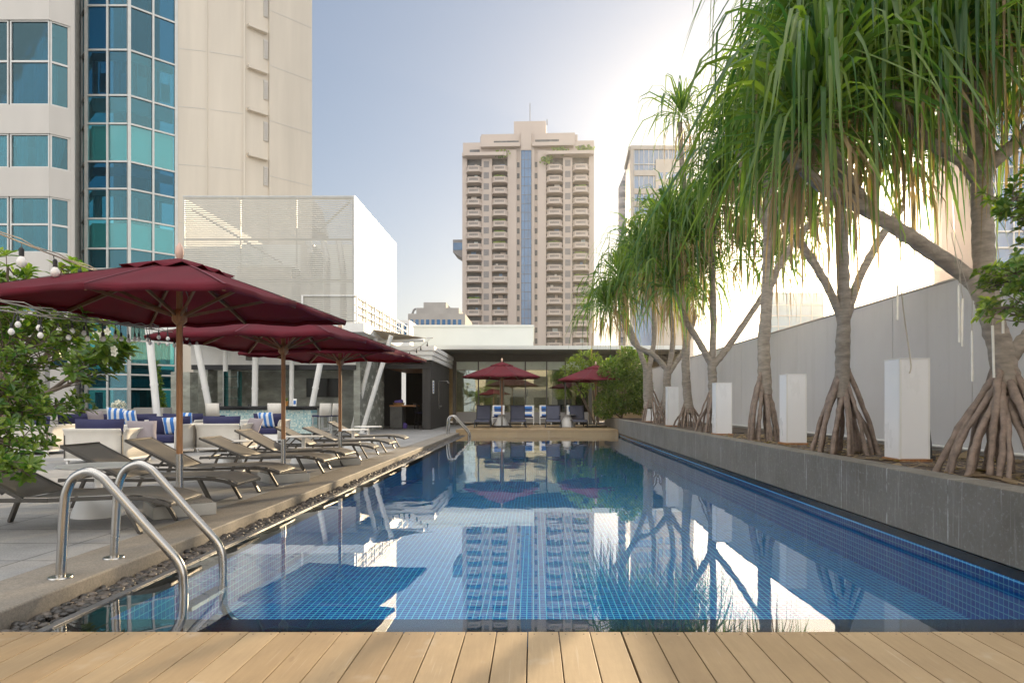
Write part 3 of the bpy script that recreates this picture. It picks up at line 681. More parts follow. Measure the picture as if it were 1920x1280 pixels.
for a_, b_ in ((867, 950), (1024, 1112)): g = MB(); g.box(tx(a_), -1.4, tz(294), tx(b_), 1.9, tz(287)); g.box(tx(a_+4), -1.9, tz(294), tx(b_-5), -1.4, tz(288.5)); g.build('terrace_parapet', m_tower, T)
g = MB(); g.box(tx(879), 1.2, tz(284), tx(898), 1.299, tz(276)); g.box(tx(925), .96, tz(267), tx(972), 1.0, tz(261)); g.box(tx(1003), .96, tz(267), tx(1048), 1.0, tz(260)); g.box(tx(1083), 1.2, tz(284), tx(1096), 1.299, tz(272)); g.build('penthouse_window', m_towerdark, T)
g = MB(); g.box(tx(977), -.25, 0, tx(996.5), 2, tz(283))
for k in range(24): z = tz(300+k*16.5); g.box(tx(977), -.30, z, tx(996.5), -.25, z+.12, 1)
for px in (977.3, 983.5, 990, 995.8): g.box(tx(px), -.31, 0, tx(px+.6), -.25, tz(283), 1)
g.build('glass_strip', [m_blueglass, m_towerdark], T)
g = MB(); hw = .5
def balcony():
    g = MB(); w_ = 28*K; poly = lambda e: [(-w_/2-e, 1.8), (-w_/2-e, -.3), (-w_/2+.6, -1.35-e), (w_/2-.6, -1.35-e), (w_/2+e, -.3), (w_/2+e, 1.8)]
    g.prism(poly(.18), 0, .5); g.prism(poly(0), .5, 1.3); g.prism(poly(.15), 1.3, 1.62)
    for k in range(9): x = -w_/2+1.0+k*(w_-2.0)/8; g.box(x-.08, -1.38, .62, x+.08, -1.3, 1.2, 1)
    return g.build('balcony', [m_tower, m_towerdark], None)
proto = balcony(); first = True
for k in range(17):
    z = tz(322.5+k*20.7)
    for px in (888.5, 937, 1039.7, 1088.7):
        o = proto if first else proto.copy()
        if not first: COL.objects.link(o)
        first = False; o.parent = T; o.location = (tx(px), 0, z)
        if rnd(0, 1) < .55:
            g = MB(); xa = tx(px)+rnd(-1.6, .2); g.box(xa, 1.5, z+1.2, xa+rnd(.6, 1.6), 1.58, z+rnd(2.6, 3.1)); g.build('balcony_curtain', random.choice([m_tower, m_curtain, m_white, m_blueglass]), T)
        if rnd(0, 1) < .20:
            g = MB()
            for q in range(40): g.add([(tx(px)+rnd(-1.8, 1.8)+a*.25, -.9+rnd(-.3, .3), z+1.6+rnd(-.2, .5)+b_*.25) for a, b_ in ((-1,0),(0,-1),(1,0),(0,1))], [(0,1,2,3)], 0, rnd(0, 1))
            g.build('balcony_plants', m_bush, T)
    for px in (911.5, 1064.5): g = MB(); zc = tz(307+k*20.7); g.box(tx(px-5), -.06, zc-.9, tx(px+5), -.003, zc+.9); g.build('grille', m_grille, T)
    for px in (971.5, 1005): g = MB(); zc = tz(308+k*20.7); g.box(tx(px-2.4), .4, zc-.75, tx(px+2.4), .497, zc+.75); g.build('stair_window', m_towerdark, T)
g = MB(); g.tube([(tx(992), 5, tz(220)), (tx(992), 5, tz(180))], .12, 6); g.tube([(tx(1025), 4, tz(225)), (tx(1025), 4, tz(214))], .15, 6); g.build('antenna', m_grille, T)
g = MB(); zc = tz(462)
g.extr([(tx(845), tz(443)), (tx(866), tz(443)), (tx(866), tz(480)), (tx(845), tz(467))], 'y', 3, 12); g.build('cantilever_room', m_grille, T)
g = MB(); g.box(tx(845.8), 2.9, tz(463), tx(865), 3, tz(449)); g.build('cantilever_window', m_blueglass, T)
for px, py, n in ((1098, 284, 90), (940, 290, 40), (1050, 287, 70), (1028, 303, 60)):
    g = MB()
    for q in range(n): c_ = Vector((tx(px)+random.gauss(0, 1.0), -1.0+rnd(-.3, .3), tz(py)+max(-1, min(1, random.gauss(0, .6))))); g.add([c_+Vector((a*.35, rnd(-.2, .2), b_*.35)) for a, b_ in ((-1,0),(0,-1),(1,0),(0,1))], [(0,1,2,3)], 0, rnd(0, 1))
    g.build('terrace_plants', m_bush, T)

# --- grey block left of the condominium
Yo = 120; og = (PX(815, Yo), Yo, -3)
T = thing('office_block', 'low grey stepped office block left of the condominium tower', 'building', og)
g = MB(og); g.box(PX(765, Yo), Yo, -3, PX(872, Yo), Yo+14, PZ(588, Yo)); g.box(PX(777, Yo), Yo+2, -3, PX(858, Yo), Yo+12, PZ(574, Yo)); g.box(PX(789, Yo), Yo+3, 0, PX(832, Yo), Yo+11, PZ(562, Yo)); g.build('wall', m_concgrey, T)
for k in range(10): g = MB(og); g.box(PX(769+k*10, Yo), Yo-.05, PZ(609, Yo), PX(775+k*10, Yo), Yo, PZ(599, Yo)); g.build('window', m_blueglass, T)
g = MB(og); g.tube([(PX(771, Yo), Yo+1, PZ(588, Yo)), (PX(774, Yo), Yo+1, PZ(580, Yo)), (PX(778, Yo), Yo+1, PZ(577, Yo))], .2, 6); g.build('roof_crane', m_grille, T)
Yo = 90; og = (PX(752, Yo), Yo, -3)
T = thing('apartment_block', 'narrow pale block with blue windows behind the roof railing', 'building', og)
g = MB(og); g.box(PX(738, Yo), Yo, -3, PX(768, Yo), Yo+9, PZ(600, Yo)); g.build('wall', m_white, T)
for k in range(3):
    for j in range(3): g = MB(og); g.box(PX(742+j*8, Yo), Yo-.05, PZ(617+k*14, Yo), PX(747+j*8, Yo), Yo, PZ(607+k*14, Yo)); g.build('window', m_blueglass, T)

# --- glass skyscraper behind the pandanus
Yk = 140; kr = (PX(1230, Yk), Yk, -3)
T = thing('glass_skyscraper', 'blue glass office skyscraper partly hidden by the pandanus crowns', 'building', kr)
f0 = Fac((PX(1173, 152), 152), (PX(1182, Yk), Yk)); f1 = Fac((PX(1182, Yk), Yk), (PX(1300, Yk), Yk))
g = MB(kr); g.prism([(PX(1173,152),152), (PX(1182,Yk),Yk), (PX(1300,Yk),Yk), (PX(1300,Yk)+2,165), (PX(1173,152),165)], -3, PZ(281, Yk)); g.build('glass_body', m_blueglass, T)
zz = lambda p_: PZ(p_, Yk)
g = MB(kr)
f1.box(g, 0, f1.len, 0, .4, zz(281), zz(274)); f0.box(g, 0, f0.len, 0, .3, zz(281), zz(274)); f1.box(g, 0, .6, 0, .35, -3, zz(281))
py = 325
for h in (0, 34, 58, 82, 106, 130, 154, 178, 202, 226): f1.box(g, .7, f1.len*.56, 0, .3, zz(325+h+5), zz(325+h-5))
f1.box(g, f1.len*.40, f1.len, .01, .5, -3, zz(300)); g.build('cladding', m_concgrey, T)
g = MB(kr)
for k in range(8): f1.box(g, .7+k*1.0, .78+k*1.0, 0, .2, zz(560), zz(281))
f1.box(g, .7, f1.len*.4, .0, .25, zz(309), zz(308)); f1.box(g, .7, f1.len*.4, .0, .22, zz(326), zz(325)); g.build('mullion', m_frame, T)
for k in range(9):
    for j in range(5): g = MB(kr); f1.box(g, f1.len*(.44+j*.11), f1.len*(.44+j*.11)+.9, .5, .55, zz(337+k*24), zz(325+k*24)); g.build('window', m_blueglass, T)

# --- buildings beyond the boundary wall
og = (PX(1800, 60), 60, -3)
T = thing('pink_tower', 'plain pink rendered tower at right behind the trees', 'building', og)
g = MB(og); g.prism([(PX(1766, 60), 60), (PX(1862, 60), 60), (PX(1862, 60)+3, 74), (PX(1768, 74), 74)], -3, 32); g.prism([(PX(1752, 60.3), 60.3), (PX(1766, 60.3), 60.3), (PX(1766, 72), 72), (PX(1754, 72), 72)], -3, PZ(505, 60)); g.build('wall', m_pink, T)
og = (PX(1950, 55), 55, -3)
T = thing('blue_glass_office', 'blue gridded glass office at the right edge beyond the wall', 'building', og)
a0, a1 = PX(1862, 55), PX(2150, 55)
g = MB(og); g.prism([(a0, 55), (a1, 55), (a1+3, 70), (PX(1864, 70), 70)], -3, 26); g.build('glass_body', m_blueglass, T)
g = MB(og)
for k in range(22): g.box(a0, 54.85, -2+k*1.3, a1, 55, -1.88+k*1.3)
for k in range(9): g.box(a0+k*1.5, 54.8, -3, a0+k*1.5+.1, 54.85, 26)
g.build('mullion', m_frame, T)
og = (PX(1490, 70), 70, -3)
T = thing('pale_glass_block', 'low pale blue glass block showing above the grey wall', 'building', og)
a0, a1 = PX(1437, 70), PX(1545, 70)
g = MB(og); g.prism([(a0, 70), (a1, 70), (PX(1545, 80), 80), (PX(1439, 80), 80)], -3, PZ(548, 70)); g.build('glass_body', M('pale blue glass', (.30,.42,.50), .1, var=.15, scale=.3), T)
g = MB(og)
for k in range(13): g.box(a0, 69.9, -2+k*1.1, a1, 70, -1.93+k*1.1)
for k in range(6): g.box(a0+k*1.15, 69.85, -3, a0+k*1.15+.06, 69.9, PZ(548, 70))
g.build('mullion', m_frame, T)

# --- what stands behind the camera and shows in the glass
og = (3, -34, -3)
T = thing('rear_apartments', 'sandy apartment building seen only as a reflection in the glass house', 'building', og)
g = MB(og); g.box(-9, -46, -3, 15, -34, 24); g.build('wall', m_conc, T)
for k in range(7):
    for j in range(6): g = MB(og); g.box(-7.5+j*3.8, -34, .5+k*3.2, -5.2+j*3.8, -33.95, 2.2+k*3.2); g.build('window', m_towerdark, T)
def smoothpts(pts, k=4):
    o = []
    for i in range(len(pts)-1):
        p0, p1, p2, p3 = [Vector(pts[max(0, min(len(pts)-1, i+q))]) for q in (-1, 0, 1, 2)]
        for j in range(k): t = j/k; o.append(.5*((2*p1)+(p2-p0)*t+(2*p0-5*p1+4*p2-p3)*t*t+(3*p1-p0-3*p2+p3)*t**3))
    o.append(Vector(pts[-1])); return o
# ---------------------------------------------------------------- parasols
def parasol(name, label, loc, rz, shape, hem, apex, base, group, Rr=1.75):
    T = thing(name, label, 'parasol', loc, rz, group)
    sq = shape == 'square'; c_ = T
    def rim(k):      # eight rim points
        a = k*math.pi/4
        r = Rr if (not sq or k % 2 == 0) else Rr*.7071
        return Vector((r*math.cos(a), r*math.sin(a), hem if (not sq or k % 2 == 0) else hem+.03))
    top = Vector((0, 0, apex)); nr = 8; ns = 8
    g = MB()
    for k in range(8):
        a, b = rim(k), rim(k+1); rows = []
        for i in range(nr+1):
            t = .07+.93*i/nr; row = []
            for j in range(ns+1):
                s = j/ns; e = a.lerp(b, s); p = top.lerp(e, t)
                p.z += .012*math.sin(math.pi*t)-.030*t*(1-.55*t**6)*math.sin(math.pi*s)+(.012*math.sin(9*s+5*t+k*2.1+loc[1])+.006*math.sin(23*s-9*t+k+loc[1]*3))*t*math.sin(math.pi*s)
                row.append(p)
            rows.append(row)
        g.sheet(rows)
        hemrow = [p.copy() for p in rows[-1]]; low = [p+Vector((0, 0, -.045))-Vector((p.x, p.y, 0)).normalized()*.012 for p in hemrow]; g.sheet([hemrow, low])
    cn = g.build('canopy', m_canopy, T, smooth=35, solid=.004)
    g = MB()
    for k in range(8):
        a, b = rim(k), rim(k+1); rows = []
        for i in range(3):
            t = .0+.30*i/2+ .0; row = []
            for j in range(5): p = top.lerp(a.lerp(b, j/4), t); p.z += .03+.03*math.sin(j*2+k*1.7)*t*3; row.append(p)
            rows.append(row)
        g.sheet(rows)
    g.build('vent_flap', m_canopy, T, smooth=30, solid=.004)
    for k in range(8):
        a = rim(k); rows = []
        for i in range(9):
            t = .28+.72*i/8; p = top.lerp(a, t)+Vector((0, 0, .012*math.sin(math.pi*t)+.006)); sd_ = Vector((-a.y, a.x, 0)).normalized()*.013; rows.append((p-sd_, p+sd_))
        g = MB(); g.sheet(rows); g.build('seam', m_seam, cn)
    g = MB(); g.lathe([(.024, -.02), (.036, .01), (.042, .05), (.032, .10), (.010, .14), (.002, .148)], (0, 0, apex+.04), 14); g.build('finial', m_finial, T, smooth=60)
    zb = base
    g = MB(); g.tube([(0, 0, zb+.5), (0, 0, apex)], .030, 14); g.build('pole', m_wood, T, smooth=60)
    g = MB(); g.tube([(0, 0, zb), (0, 0, zb+.5)], .035, 14); g.build('pole_sleeve', m_steel, T, smooth=60)
    zh = hem-.08
    g = MB(); g.lathe([(.035, -.09), (.07, -.05), (.075, .03), (.05, .06), (.034, .06)], (0, 0, zh), 12); g.build('hub', m_wood, T, smooth=50)
    g = MB(); g.tube([(.05*math.cos(a), .05*math.sin(a), zh+.04*math.sin(a*3)) for a in [k*.7 for k in range(10)]], .006, 5); g.tube([(.06, .02, zh), (.08, .0, zh+.2), (.03, .03, zh+.35)], .005, 5); g.build('rope', m_wire, T)
    for k in range(8):
        a = rim(k); o = Vector((0, 0, -.03)); g = MB()
        pts = [top.lerp(a, t)+o+Vector((0, 0, .012*math.sin(math.pi*t)-.012)) for t in (.05, .35, .68, .99)]
        for p, q in zip(pts[:-1], pts[1:]): g.bar(p, q, .022, .032)
        rb = g.build('rib', m_darkwood, T)
        g = MB(); m_ = top.lerp(a, .55)+o; g.bar((m_.x*.06, m_.y*.06, zh), m_, .02, .028); g.build('strut', m_darkwood, rb)
    return T
def ballast(T, z0, h):
    g = MB(); g.box(-.28, -.28, z0, .28, .28, z0+h*.85); g.build('base_box', m_conc2, T, bevel=.006)
    g = MB(); g.box(-.25, -.25, z0+h*.85, .25, .25, z0+h); g.build('base_gravel', m_kerb, T)
m_conc2 = M('pale metal box', (.42, .40, .36), .45, .3, var=.1)
G1 = 'burgundy parasols in a row along the left of the pool'
for loc, lab, hem, ap, rz in (((-3.55, 6.85, 0), 'largest burgundy parasol, nearest the camera on the left terrace', 2.06, 2.53, -7), ((-3.57, 9.75, 0), 'middle burgundy parasol of the row left of the pool', 1.97, 2.46, -7), ((-3.51, 12.4, 0), 'farthest burgundy parasol of the row left of the pool, sunlit on top', 1.96, 2.42, -9)):
    T = parasol('parasol', lab, loc, R(45+rz), 'square', hem, ap, .1, G1); ballast(T, 0.001, .14)
G2 = 'burgundy parasols on the far wooden deck'
for px, lab, dz in ((941, 'burgundy parasol at the left of the far wooden deck', 0), (1117, 'burgundy parasol at the right of the far wooden deck beside the bush', -.13)):
    T = parasol('parasol', lab, (PX(px, 29), 29, .12), R(22.5), 'octagon', 2.12+dz, 2.74+dz, .02, G2, 1.74)
    g = MB(); g.box(-.35, -.35, 0.001, .35, .35, .05); g.build('base_plate', m_black, T)

# ---------------------------------------------------------------- loungers (foot end towards +x)
def lounger(mats, ang=28, blen=.74):
    ms, mf = mats
    T = thing('sun_lounger', 'x', 'sun lounger'); W = .31; zs = .30
    ca, sa = math.cos(R(ang)), math.sin(R(ang)); hx = -1.22
    foot = [(.0, .245), (-.06, .268), (-.14, .292), (-.26, .31), (-.45, .318), (-.8, .305), (-1.0, .298), (hx, zs)]
    g = MB()
    for sgn in (-1, 1):
        for (xa, za), (xb, zb_) in zip(foot[:-1]+[(hx, zs)], foot[1:]+[(-1.9, zs)]): g.bar((xa, sgn*W, za-.012), (xb, sgn*W, zb_-.010), .026, .034)
    for x, z in ((-.01, .24), (-1.9, zs-.02), (-.4, .29)): g.bar((x, -W, z), (x, W, z), .03, .03)
    g.build('frame', mf, T, bevel=.004)
    g = MB(); rows = []
    for x, z in foot: rows.append([(x, -W+.012+(2*W-.024)*j/8, z+.014-.018*math.sin(math.pi*j/8)) for j in range(9)])
    g.sheet(rows); g.build('seat_sling', ms, T, smooth=60, solid=.006)
    g = MB(); rows = []
    for i in range(7):
        t = i/6; x = hx-.01-blen*ca*t; z = zs+.012+blen*sa*t; rows.append([(x, -W+.02+(2*W-.04)*j/8, z-.016*math.sin(math.pi*j/8)*math.sin(math.pi*(t*.8+.1))) for j in range(9)])
    g.sheet(rows); B = g.build('backrest', ms, T, smooth=60, solid=.006)
    g = MB()
    for sgn in (-1, 1): g.bar((hx, sgn*(W-.01), zs), (hx-.01-blen*ca, sgn*(W-.01), zs+blen*sa), .026, .03)
    g.bar((hx-blen*ca, -W, zs+blen*sa), (hx-blen*ca, W, zs+blen*sa), .03, .03)
    for sgn in (-1, 1): g.bar((hx-.40*ca, sgn*(W-.04), zs+.38*sa), (-1.78, sgn*(W-.04), zs-.03), .02, .025)
    g.build('backrest_frame', mf, B)
    for x0, x1 in ((-.40, -.24), (-1.62, -1.74)):
        for sgn in (-1, 1):
            g = MB(); g.bar((x0, sgn*W, .30), (x1, sgn*(W+.02), .01), .045, .03); g.lathe([(.02, 0), (.022, .012)], (x1, sgn*(W+.02), 0), 8); g.build('leg', mf, T, bevel=.003)
    return T
proto = lounger((m_sling, m_slingframe)); proto_low = lounger((m_sling, m_slingframe), 22, .74); used_low = False
labs = ['dark sling sun lounger nearest the camera, partly behind the steel ladder', 'grey sling sun lounger just beyond the nearest parasol pole', 'sun lounger with tan lit backrest, third from the camera', 'sun lounger with low backrest at the second parasol, fourth from the camera',
        'sun lounger fifth from the camera beside the second parasol pole', 'sun lounger sixth from the camera next to the third parasol base', 'sun lounger second from the far end of the terrace row', 'farthest sun lounger of the row along the terrace']
ys = [6.13, 7.57, 8.80, 10.5, 11.8, 13.55, 15.1, 17.15]
for i, (y, lab) in enumerate(zip(ys, labs)):
    if i in (3, 6): o = copy_tree(proto_low) if used_low else proto_low; used_low = True
    else: o = proto if i == 0 else copy_tree(proto)
    put(o, (-3.14+rnd(-.05, .05), y, 0), R(rnd(-4, 4)), lab, 'taupe sun loungers lined up along the pool')
p2 = lounger((m_bluesling, m_black), 62, .70)
for i, (px, lab) in enumerate(((904.5, 'slate blue lounger at the left end of the far deck'), (972, 'slate blue lounger right of the first far parasol pole'), (1037.5, 'slate blue lounger left of the conical table on the far deck'), (1088, 'slate blue lounger right of the conical table on the far deck'))):
    o = p2 if i == 0 else copy_tree(p2); put(o, (PX(px, 28.2), 28.05, .12), R(-90+rnd(-3, 3)), lab, 'blue loungers on the far wooden deck')
# white pool chairs behind the far deck
def poolchair():
    T = thing('pool_chair', 'x', 'chair'); g = MB(); W = .27
    for s in (-1, 1): g.bar((s*W, -.05, .05), (s*W, .28, 1.02), .045, .03); g.bar((s*W, -.45, 0.0), (s*W, -.40, .42), .04, .03); g.bar((s*W, .12, 0), (s*W, -.42, .42), .035, .03)
    g.bar((-W, .28, 1.02), (W, .28, 1.02), .04, .04); g.bar((-W, -.42, .42), (W, -.42, .42), .04, .04); g.build('frame', m_white, T)
    g = MB(); g.sheet([[(x, .06+.2*t, .42+.58*t) for x in (-W+.02, 0, W-.02)] for t in (0, .5, 1)]); g.build('backrest', m_whiteplastic, T, solid=.01)
    g = MB(); g.box(-W+.02, -.42, .42, W-.02, .08, .50); g.build('seat_cushion', m_navy, T, bevel=.02)
    return T
pc = poolchair()
tb = MB(); tb.lathe([(.0, 0), (.05, .01), (.06, .05), (.05, .1), (0, .11)], (0, 0, 0), 10); 
for i, (px, lab, tl) in enumerate(((934, 'white framed chair behind the first far parasol pole', 'blue towel on the chair behind the first far parasol pole'), (990, 'white framed chair half hidden by the second blue lounger', 'blue towel on the chair half hidden by the second blue lounger'), (1023, 'white framed chair left of the third blue lounger', 'blue towel on the chair left of the third blue lounger'), (1074.5, 'white framed chair left of the rightmost blue lounger', 'blue towel on the chair left of the rightmost blue lounger'))):
    o = pc if i == 0 else copy_tree(pc); loc = Vector((PX(px, 32.9), 33.0, 0)); put(o, loc, 0, lab, 'white chairs behind the far deck')
    g = MB(loc+Vector((0, .15, .9))); c_ = loc+Vector((0, .17, .90)); g.tube([c_+Vector((-.2, 0, 0)), c_+Vector((.2, 0, 0))], .085, 12); g.tube([c_+Vector((-.19, .02, -.14)), c_+Vector((.19, .02, -.14))], .04, 8)
    tag(g.build('rolled_towel', m_blue, smooth=60), tl, 'towel', 'blue towels on the white chairs')
    g = MB(loc+Vector((0, -.2, .5))); c_ = loc+Vector((0, -.2, .56)); g.tube([c_+Vector((-.19, 0, 0)), c_+Vector((.19, 0, 0))], .055, 12); tag(g.build('seat_towel', m_blue, smooth=60), tl.replace('blue towel on', 'folded blue towel on the seat of'), 'towel', 'folded towels on the white chairs')

# ---------------------------------------------------------------- tables
def table(z, r):
    T = thing('side_table', 'x', 'table'); g = MB(); g.lathe([(.02, z-.03), (r-.01, z-.018), (r, z-.008), (r-.006, z), (.001, z)], n=36); g.build('tabletop', m_whiteplastic, T, smooth=40)
    g = MB(); g.lathe([(.03, .0), (.235, .001), (.225, .05), (.17, .20), (.155, .235), (.045, .24)], n=28); g.build('base', m_whiteplastic, T, smooth=40)
    g = MB(); g.tube([(0, 0, .24), (0, 0, z-.02)], .035, 12); g.build('stem', m_whiteplastic, T, smooth=60); return T
tp = table(.50, .36)
for i, (x, y, lab) in enumerate(((-4.28, 6.72, 'white round table on a fat conical base between the two nearest loungers'), (PX(428, 11.1), 11.15, 'white round table between the fourth and fifth loungers'), (PX(569, 12.75), 12.75, 'white round table near the third parasol'), (PX(662, 16.1), 16.1, 'white round table second from the far end of the lounger row'), (PX(690, 18.3), 18.3, 'white round table farthest away beyond the last lounger'))):
    o = tp if i == 0 else copy_tree(tp); put(o, (x, y, .001), 0, lab, 'white side tables among the loungers')
def cone(px, lab, Y):
    T = thing('conical_table', lab, 'table', (PX(px, Y), Y, .121), 0, 'conical tables on the far deck'); g = MB(); g.lathe([(.02, .0), (.36, .001), (.33, .08), (.16, .42), (.13, .50)], n=24); g.build('base', m_whiteplastic, T, smooth=40)
    g = MB(); g.lathe([(.02, .50), (.36, .505), (.36, .52), (.001, .525)], n=24); g.build('tabletop', m_concgrey, T, smooth=40)
cone(940, 'white conical table behind the left far parasol pole', 29.6); cone(1064, 'white conical table between two blue loungers on the far deck', 29.2)

# ---------------------------------------------------------------- sofas and cushions (back towards -y in local space)
def cushion(w_, h_, d_):
    g = MB(); rows = []
    for face in (1, -1):
        rows = []
        for i in range(9):
            row = []
            for j in range(9):
                u, v_ = i/8*2-1, j/8*2-1; pu = (1-u**4)*(1-v_**4); row.append(((u*w_/2)*(1-.05*(1-abs(v_))), face*d_/2*pu**.5, (v_*h_/2)*(1-.05*(1-abs(u)))))
            rows.append(row if face == 1 else row[::-1])
        g.sheet(rows)
    return g
def sofa(label, loc, rz, w_=1.05, d=.95, nc=1, grp='white woven sofas with navy cushions'):
    T = thing('lounge_sofa', label, 'sofa', loc, rz, grp)
    def flare(g, p, q, n_):     # woven panel from p to q, flared outwards by n_ at the top
        p = Vector(p); q = Vector(q); n_ = Vector(n_); rows = []
        for z, f_ in ((.10, 0), (.3, 0), (.52, .005), (.60, .03), (.645, .06)): rows.append([p.lerp(q, j/6)+n_*f_+Vector((0, 0, z)) for j in range(7)])
        g.sheet(rows)
    g = MB(); flare(g, (-w_/2, -d/2, 0), (w_/2, -d/2, 0), (0, -1, 0)); g.build('back_panel', m_weave, T, smooth=60, solid=.02)
    for s in (-1, 1): g = MB(); flare(g, (s*w_/2, -d/2+.02, 0), (s*w_/2, d/2, 0), (s, 0, 0)); g.build('arm_panel', m_weave, T, smooth=60, solid=.02)
    g = MB(); g.box(-w_/2+.01, -d/2+.02, .10, w_/2-.01, d/2, .24)
    for z in (.085,):
        g.bar((-w_/2, -d/2, z), (w_/2, -d/2, z), .04, .035); g.bar((-w_/2, d/2, z), (w_/2, d/2, z), .04, .035); g.bar((-w_/2, -d/2, z), (-w_/2, d/2, z), .04, .033); g.bar((w_/2, -d/2, z), (w_/2, d/2, z), .04, .033)
    g.build('seat_frame', m_whiteplastic, T)
    for sx in (-1, 1):
        for sy in (-1, 1): g = MB(); g.box(sx*(w_/2-.03)-.02, sy*(d/2-.03)-.02, 0, sx*(w_/2-.03)+.02, sy*(d/2-.03)+.02, .085); g.build('leg', m_whiteplastic, T)
        g = MB(); g.bar((sx*(w_/2), -d/2-.005, .1), (sx*(w_/2), -d/2-.005, .6), .025, .025); g.build('corner_post', m_slingframe, T)
    cw = (w_-.1)/nc
    for k in range(nc):
        x = -w_/2+.05+cw*(k+.5); g = MB(); g.box(x-cw/2+.01, -d/2+.16, .245, x+cw/2-.01, d/2-.02, .41); g.build('seat_cushion', m_navy, T, bevel=.05)
        c_ = cushion(cw-.02, .48, .26); o = c_.build('back_cushion', m_navy, T, smooth=180); o.location = (x, -d/2+.16, .585); o.rotation_euler = (R(-6), 0, 0)
    return T
m_stripe, nt, b = newmat('blue white stripe'); v = coords(nt); s_ = N(nt, 'ShaderNodeSeparateXYZ'); L(nt, v, s_.inputs[0])
q = math_(nt, 'GREATER_THAN', math_(nt, 'SINE', math_(nt, 'MULTIPLY_ADD', s_.outputs[0], 42, 1.3)), .0); L(nt, mixc(nt, q, (.70, .72, .74), (.045, .19, .55)), b.inputs['Base Color']); b.inputs['Roughness'].default_value = .85
def pillow(label, loc, rz, mat, s=.44, tilt=-15, grp=None):
    g = cushion(s, s, .16); o = g.build('scatter_cushion', mat, smooth=180); o.location = loc; o.rotation_euler = (R(tilt), R(rnd(-6, 6)), rz); tag(o, label, 'cushion', grp)
sofa('white woven armchair with its back to the camera, behind the second lounger', (PX(175, 12.5)-.0, 12.98, 0), 0, 1.05, .95)
sofa('white woven armchair facing the camera, right behind the nearest parasol pole', (-8.38, 15.4, 0), R(180), 1.1, 1.0)
sofa('white woven sofa with its back to the camera, left of the second parasol pole', (PX(408, 15.6), 16.1, 0), 0, 1.0, .95)
sofa('white woven armchair facing the camera, behind the second parasol pole', (-7.75, 19.75, 0), R(180), 1.05, .9)
sofa('long white woven sofa with striped cushions at the back of the seating', (-12.3, 19.4, 0), R(180), 3.0, .95, 3)
sofa('white woven sofa at far left behind the leafy tree', (PX(20, 14.8), 15.2, 0), 0, 1.7, .95, 2)
sofa('white woven armchair in front of the mosaic bar', (-10.2, 19.6, 0), R(180), 1.3, .9)
GP = 'blue and white striped cushions'
pillow('striped cushion on the armchair right behind the nearest parasol pole', (-8.2, 15.55, .60), R(8), m_stripe, .42, 15, GP)
pillow('striped cushion on the navy armchair behind the second parasol pole', (-7.68, 19.62, .64), R(-6), m_stripe, .46, 15, GP)
pillow('striped cushion, larger of those on the long back sofa', (PX(216, 19.3), 19.35, .74), R(5), m_stripe, .52, 15, GP)
pillow('striped cushion right of the larger one on the long back sofa', (PX(241, 19.3), 19.35, .70), R(-7), m_stripe, .46, 15, GP)
pillow('striped cushion on the armchair in front of the mosaic bar', (-9.9, 19.4, .66), R(3), m_stripe, .42, 15, GP)
GQ = 'mauve grey scatter cushions'
pillow('mauve cushion slumped in the armchair behind the second lounger', (PX(255, 12.9), 13.1, .56), R(30), m_mauve, .5, -30, GQ)
pillow('mauve cushion at the left end of the long back sofa', (PX(178, 19.3), 19.35, .66), R(-4), m_mauve, .5, 15, GQ)
pillow('mauve cushion in the sofa left of the second parasol pole', (PX(462, 15.9), 16.3, .56), R(-25), m_mauve, .45, -25, GQ)
# low coffee table between the armchairs
T = thing('coffee_table', 'low white coffee table between the sofas', 'table', (-10.6, 16.4, 0)); g = MB(); g.box(-.6, -.35, .30, .6, .35, .34); g.build('tabletop', m_whiteplastic, T, bevel=.005)
for sx in (-1, 1):
    for sy in (-1, 1): g = MB(); g.box(sx*.55-.02, sy*.3-.02, 0, sx*.55+.02, sy*.3+.02, .30); g.build('leg', m_whiteplastic, T)
# bar stools
def stool(mb_, mf):
    T = thing('bar_stool', 'x', 'bar stool'); g = MB()
    rows = [[(x, -.20-.05*t-.03*math.cos(x*5), .72+.40*t) for x in (-.21, -.1, 0, .1, .21)] for t in (0, .5, 1)]
    g.sheet(rows); g.build('backrest', mb_, T, smooth=60, solid=.02)
    g = MB(); g.box(-.21, -.21, .68, .21, .21, .74); g.build('seat', m_navy, T, bevel=.02)
    for sx in (-1, 1):
        for sy in (-1, 1): g = MB(); g.bar((sx*.18, sy*.18, .68), (sx*.21, sy*.21, 0), .03, .03); g.build('leg', mf, T)
    g = MB(); [g.bar((-.2, s*.2, .25), (.2, s*.2, .25), .025, .025) for s in (-1, 1)]; [g.bar((s*.2, -.2, .3), (s*.2, .2, .3), .025, .025) for s in (-1, 1)]; g.build('foot_rail', mf, T); return T
st = stool(m_weave, m_frame); GS = 'white bar stools along the mosaic bar'
for i, (px, Y, rz, lab) in enumerate(((405, 21.6, 0, 'white bar stool at the left end of the mosaic bar'), (519, 21.7, 4, 'white bar stool in the middle of the mosaic bar'), (602, 22.2, 50, 'white bar stool at the right end of the bar, nearer slanted column'), (618, 23.0, 75, 'white bar stool turned away beyond the right end of the bar'))):
    o = st if i == 0 else copy_tree(st); put(o, (PX(px, Y), Y, 0), R(rz), lab, GS)
sb = stool(m_black, m_black); put(sb, (PX(789, 30.2), 30.2, 0), R(-60), 'black bar stool beside the dark stone desk'); tag(sb, kind=None)
s2 = copy_tree(sb); put(s2, (PX(800, 31.2), 31.4, 0), R(-90), 'black bar stool behind another near the clad wall')
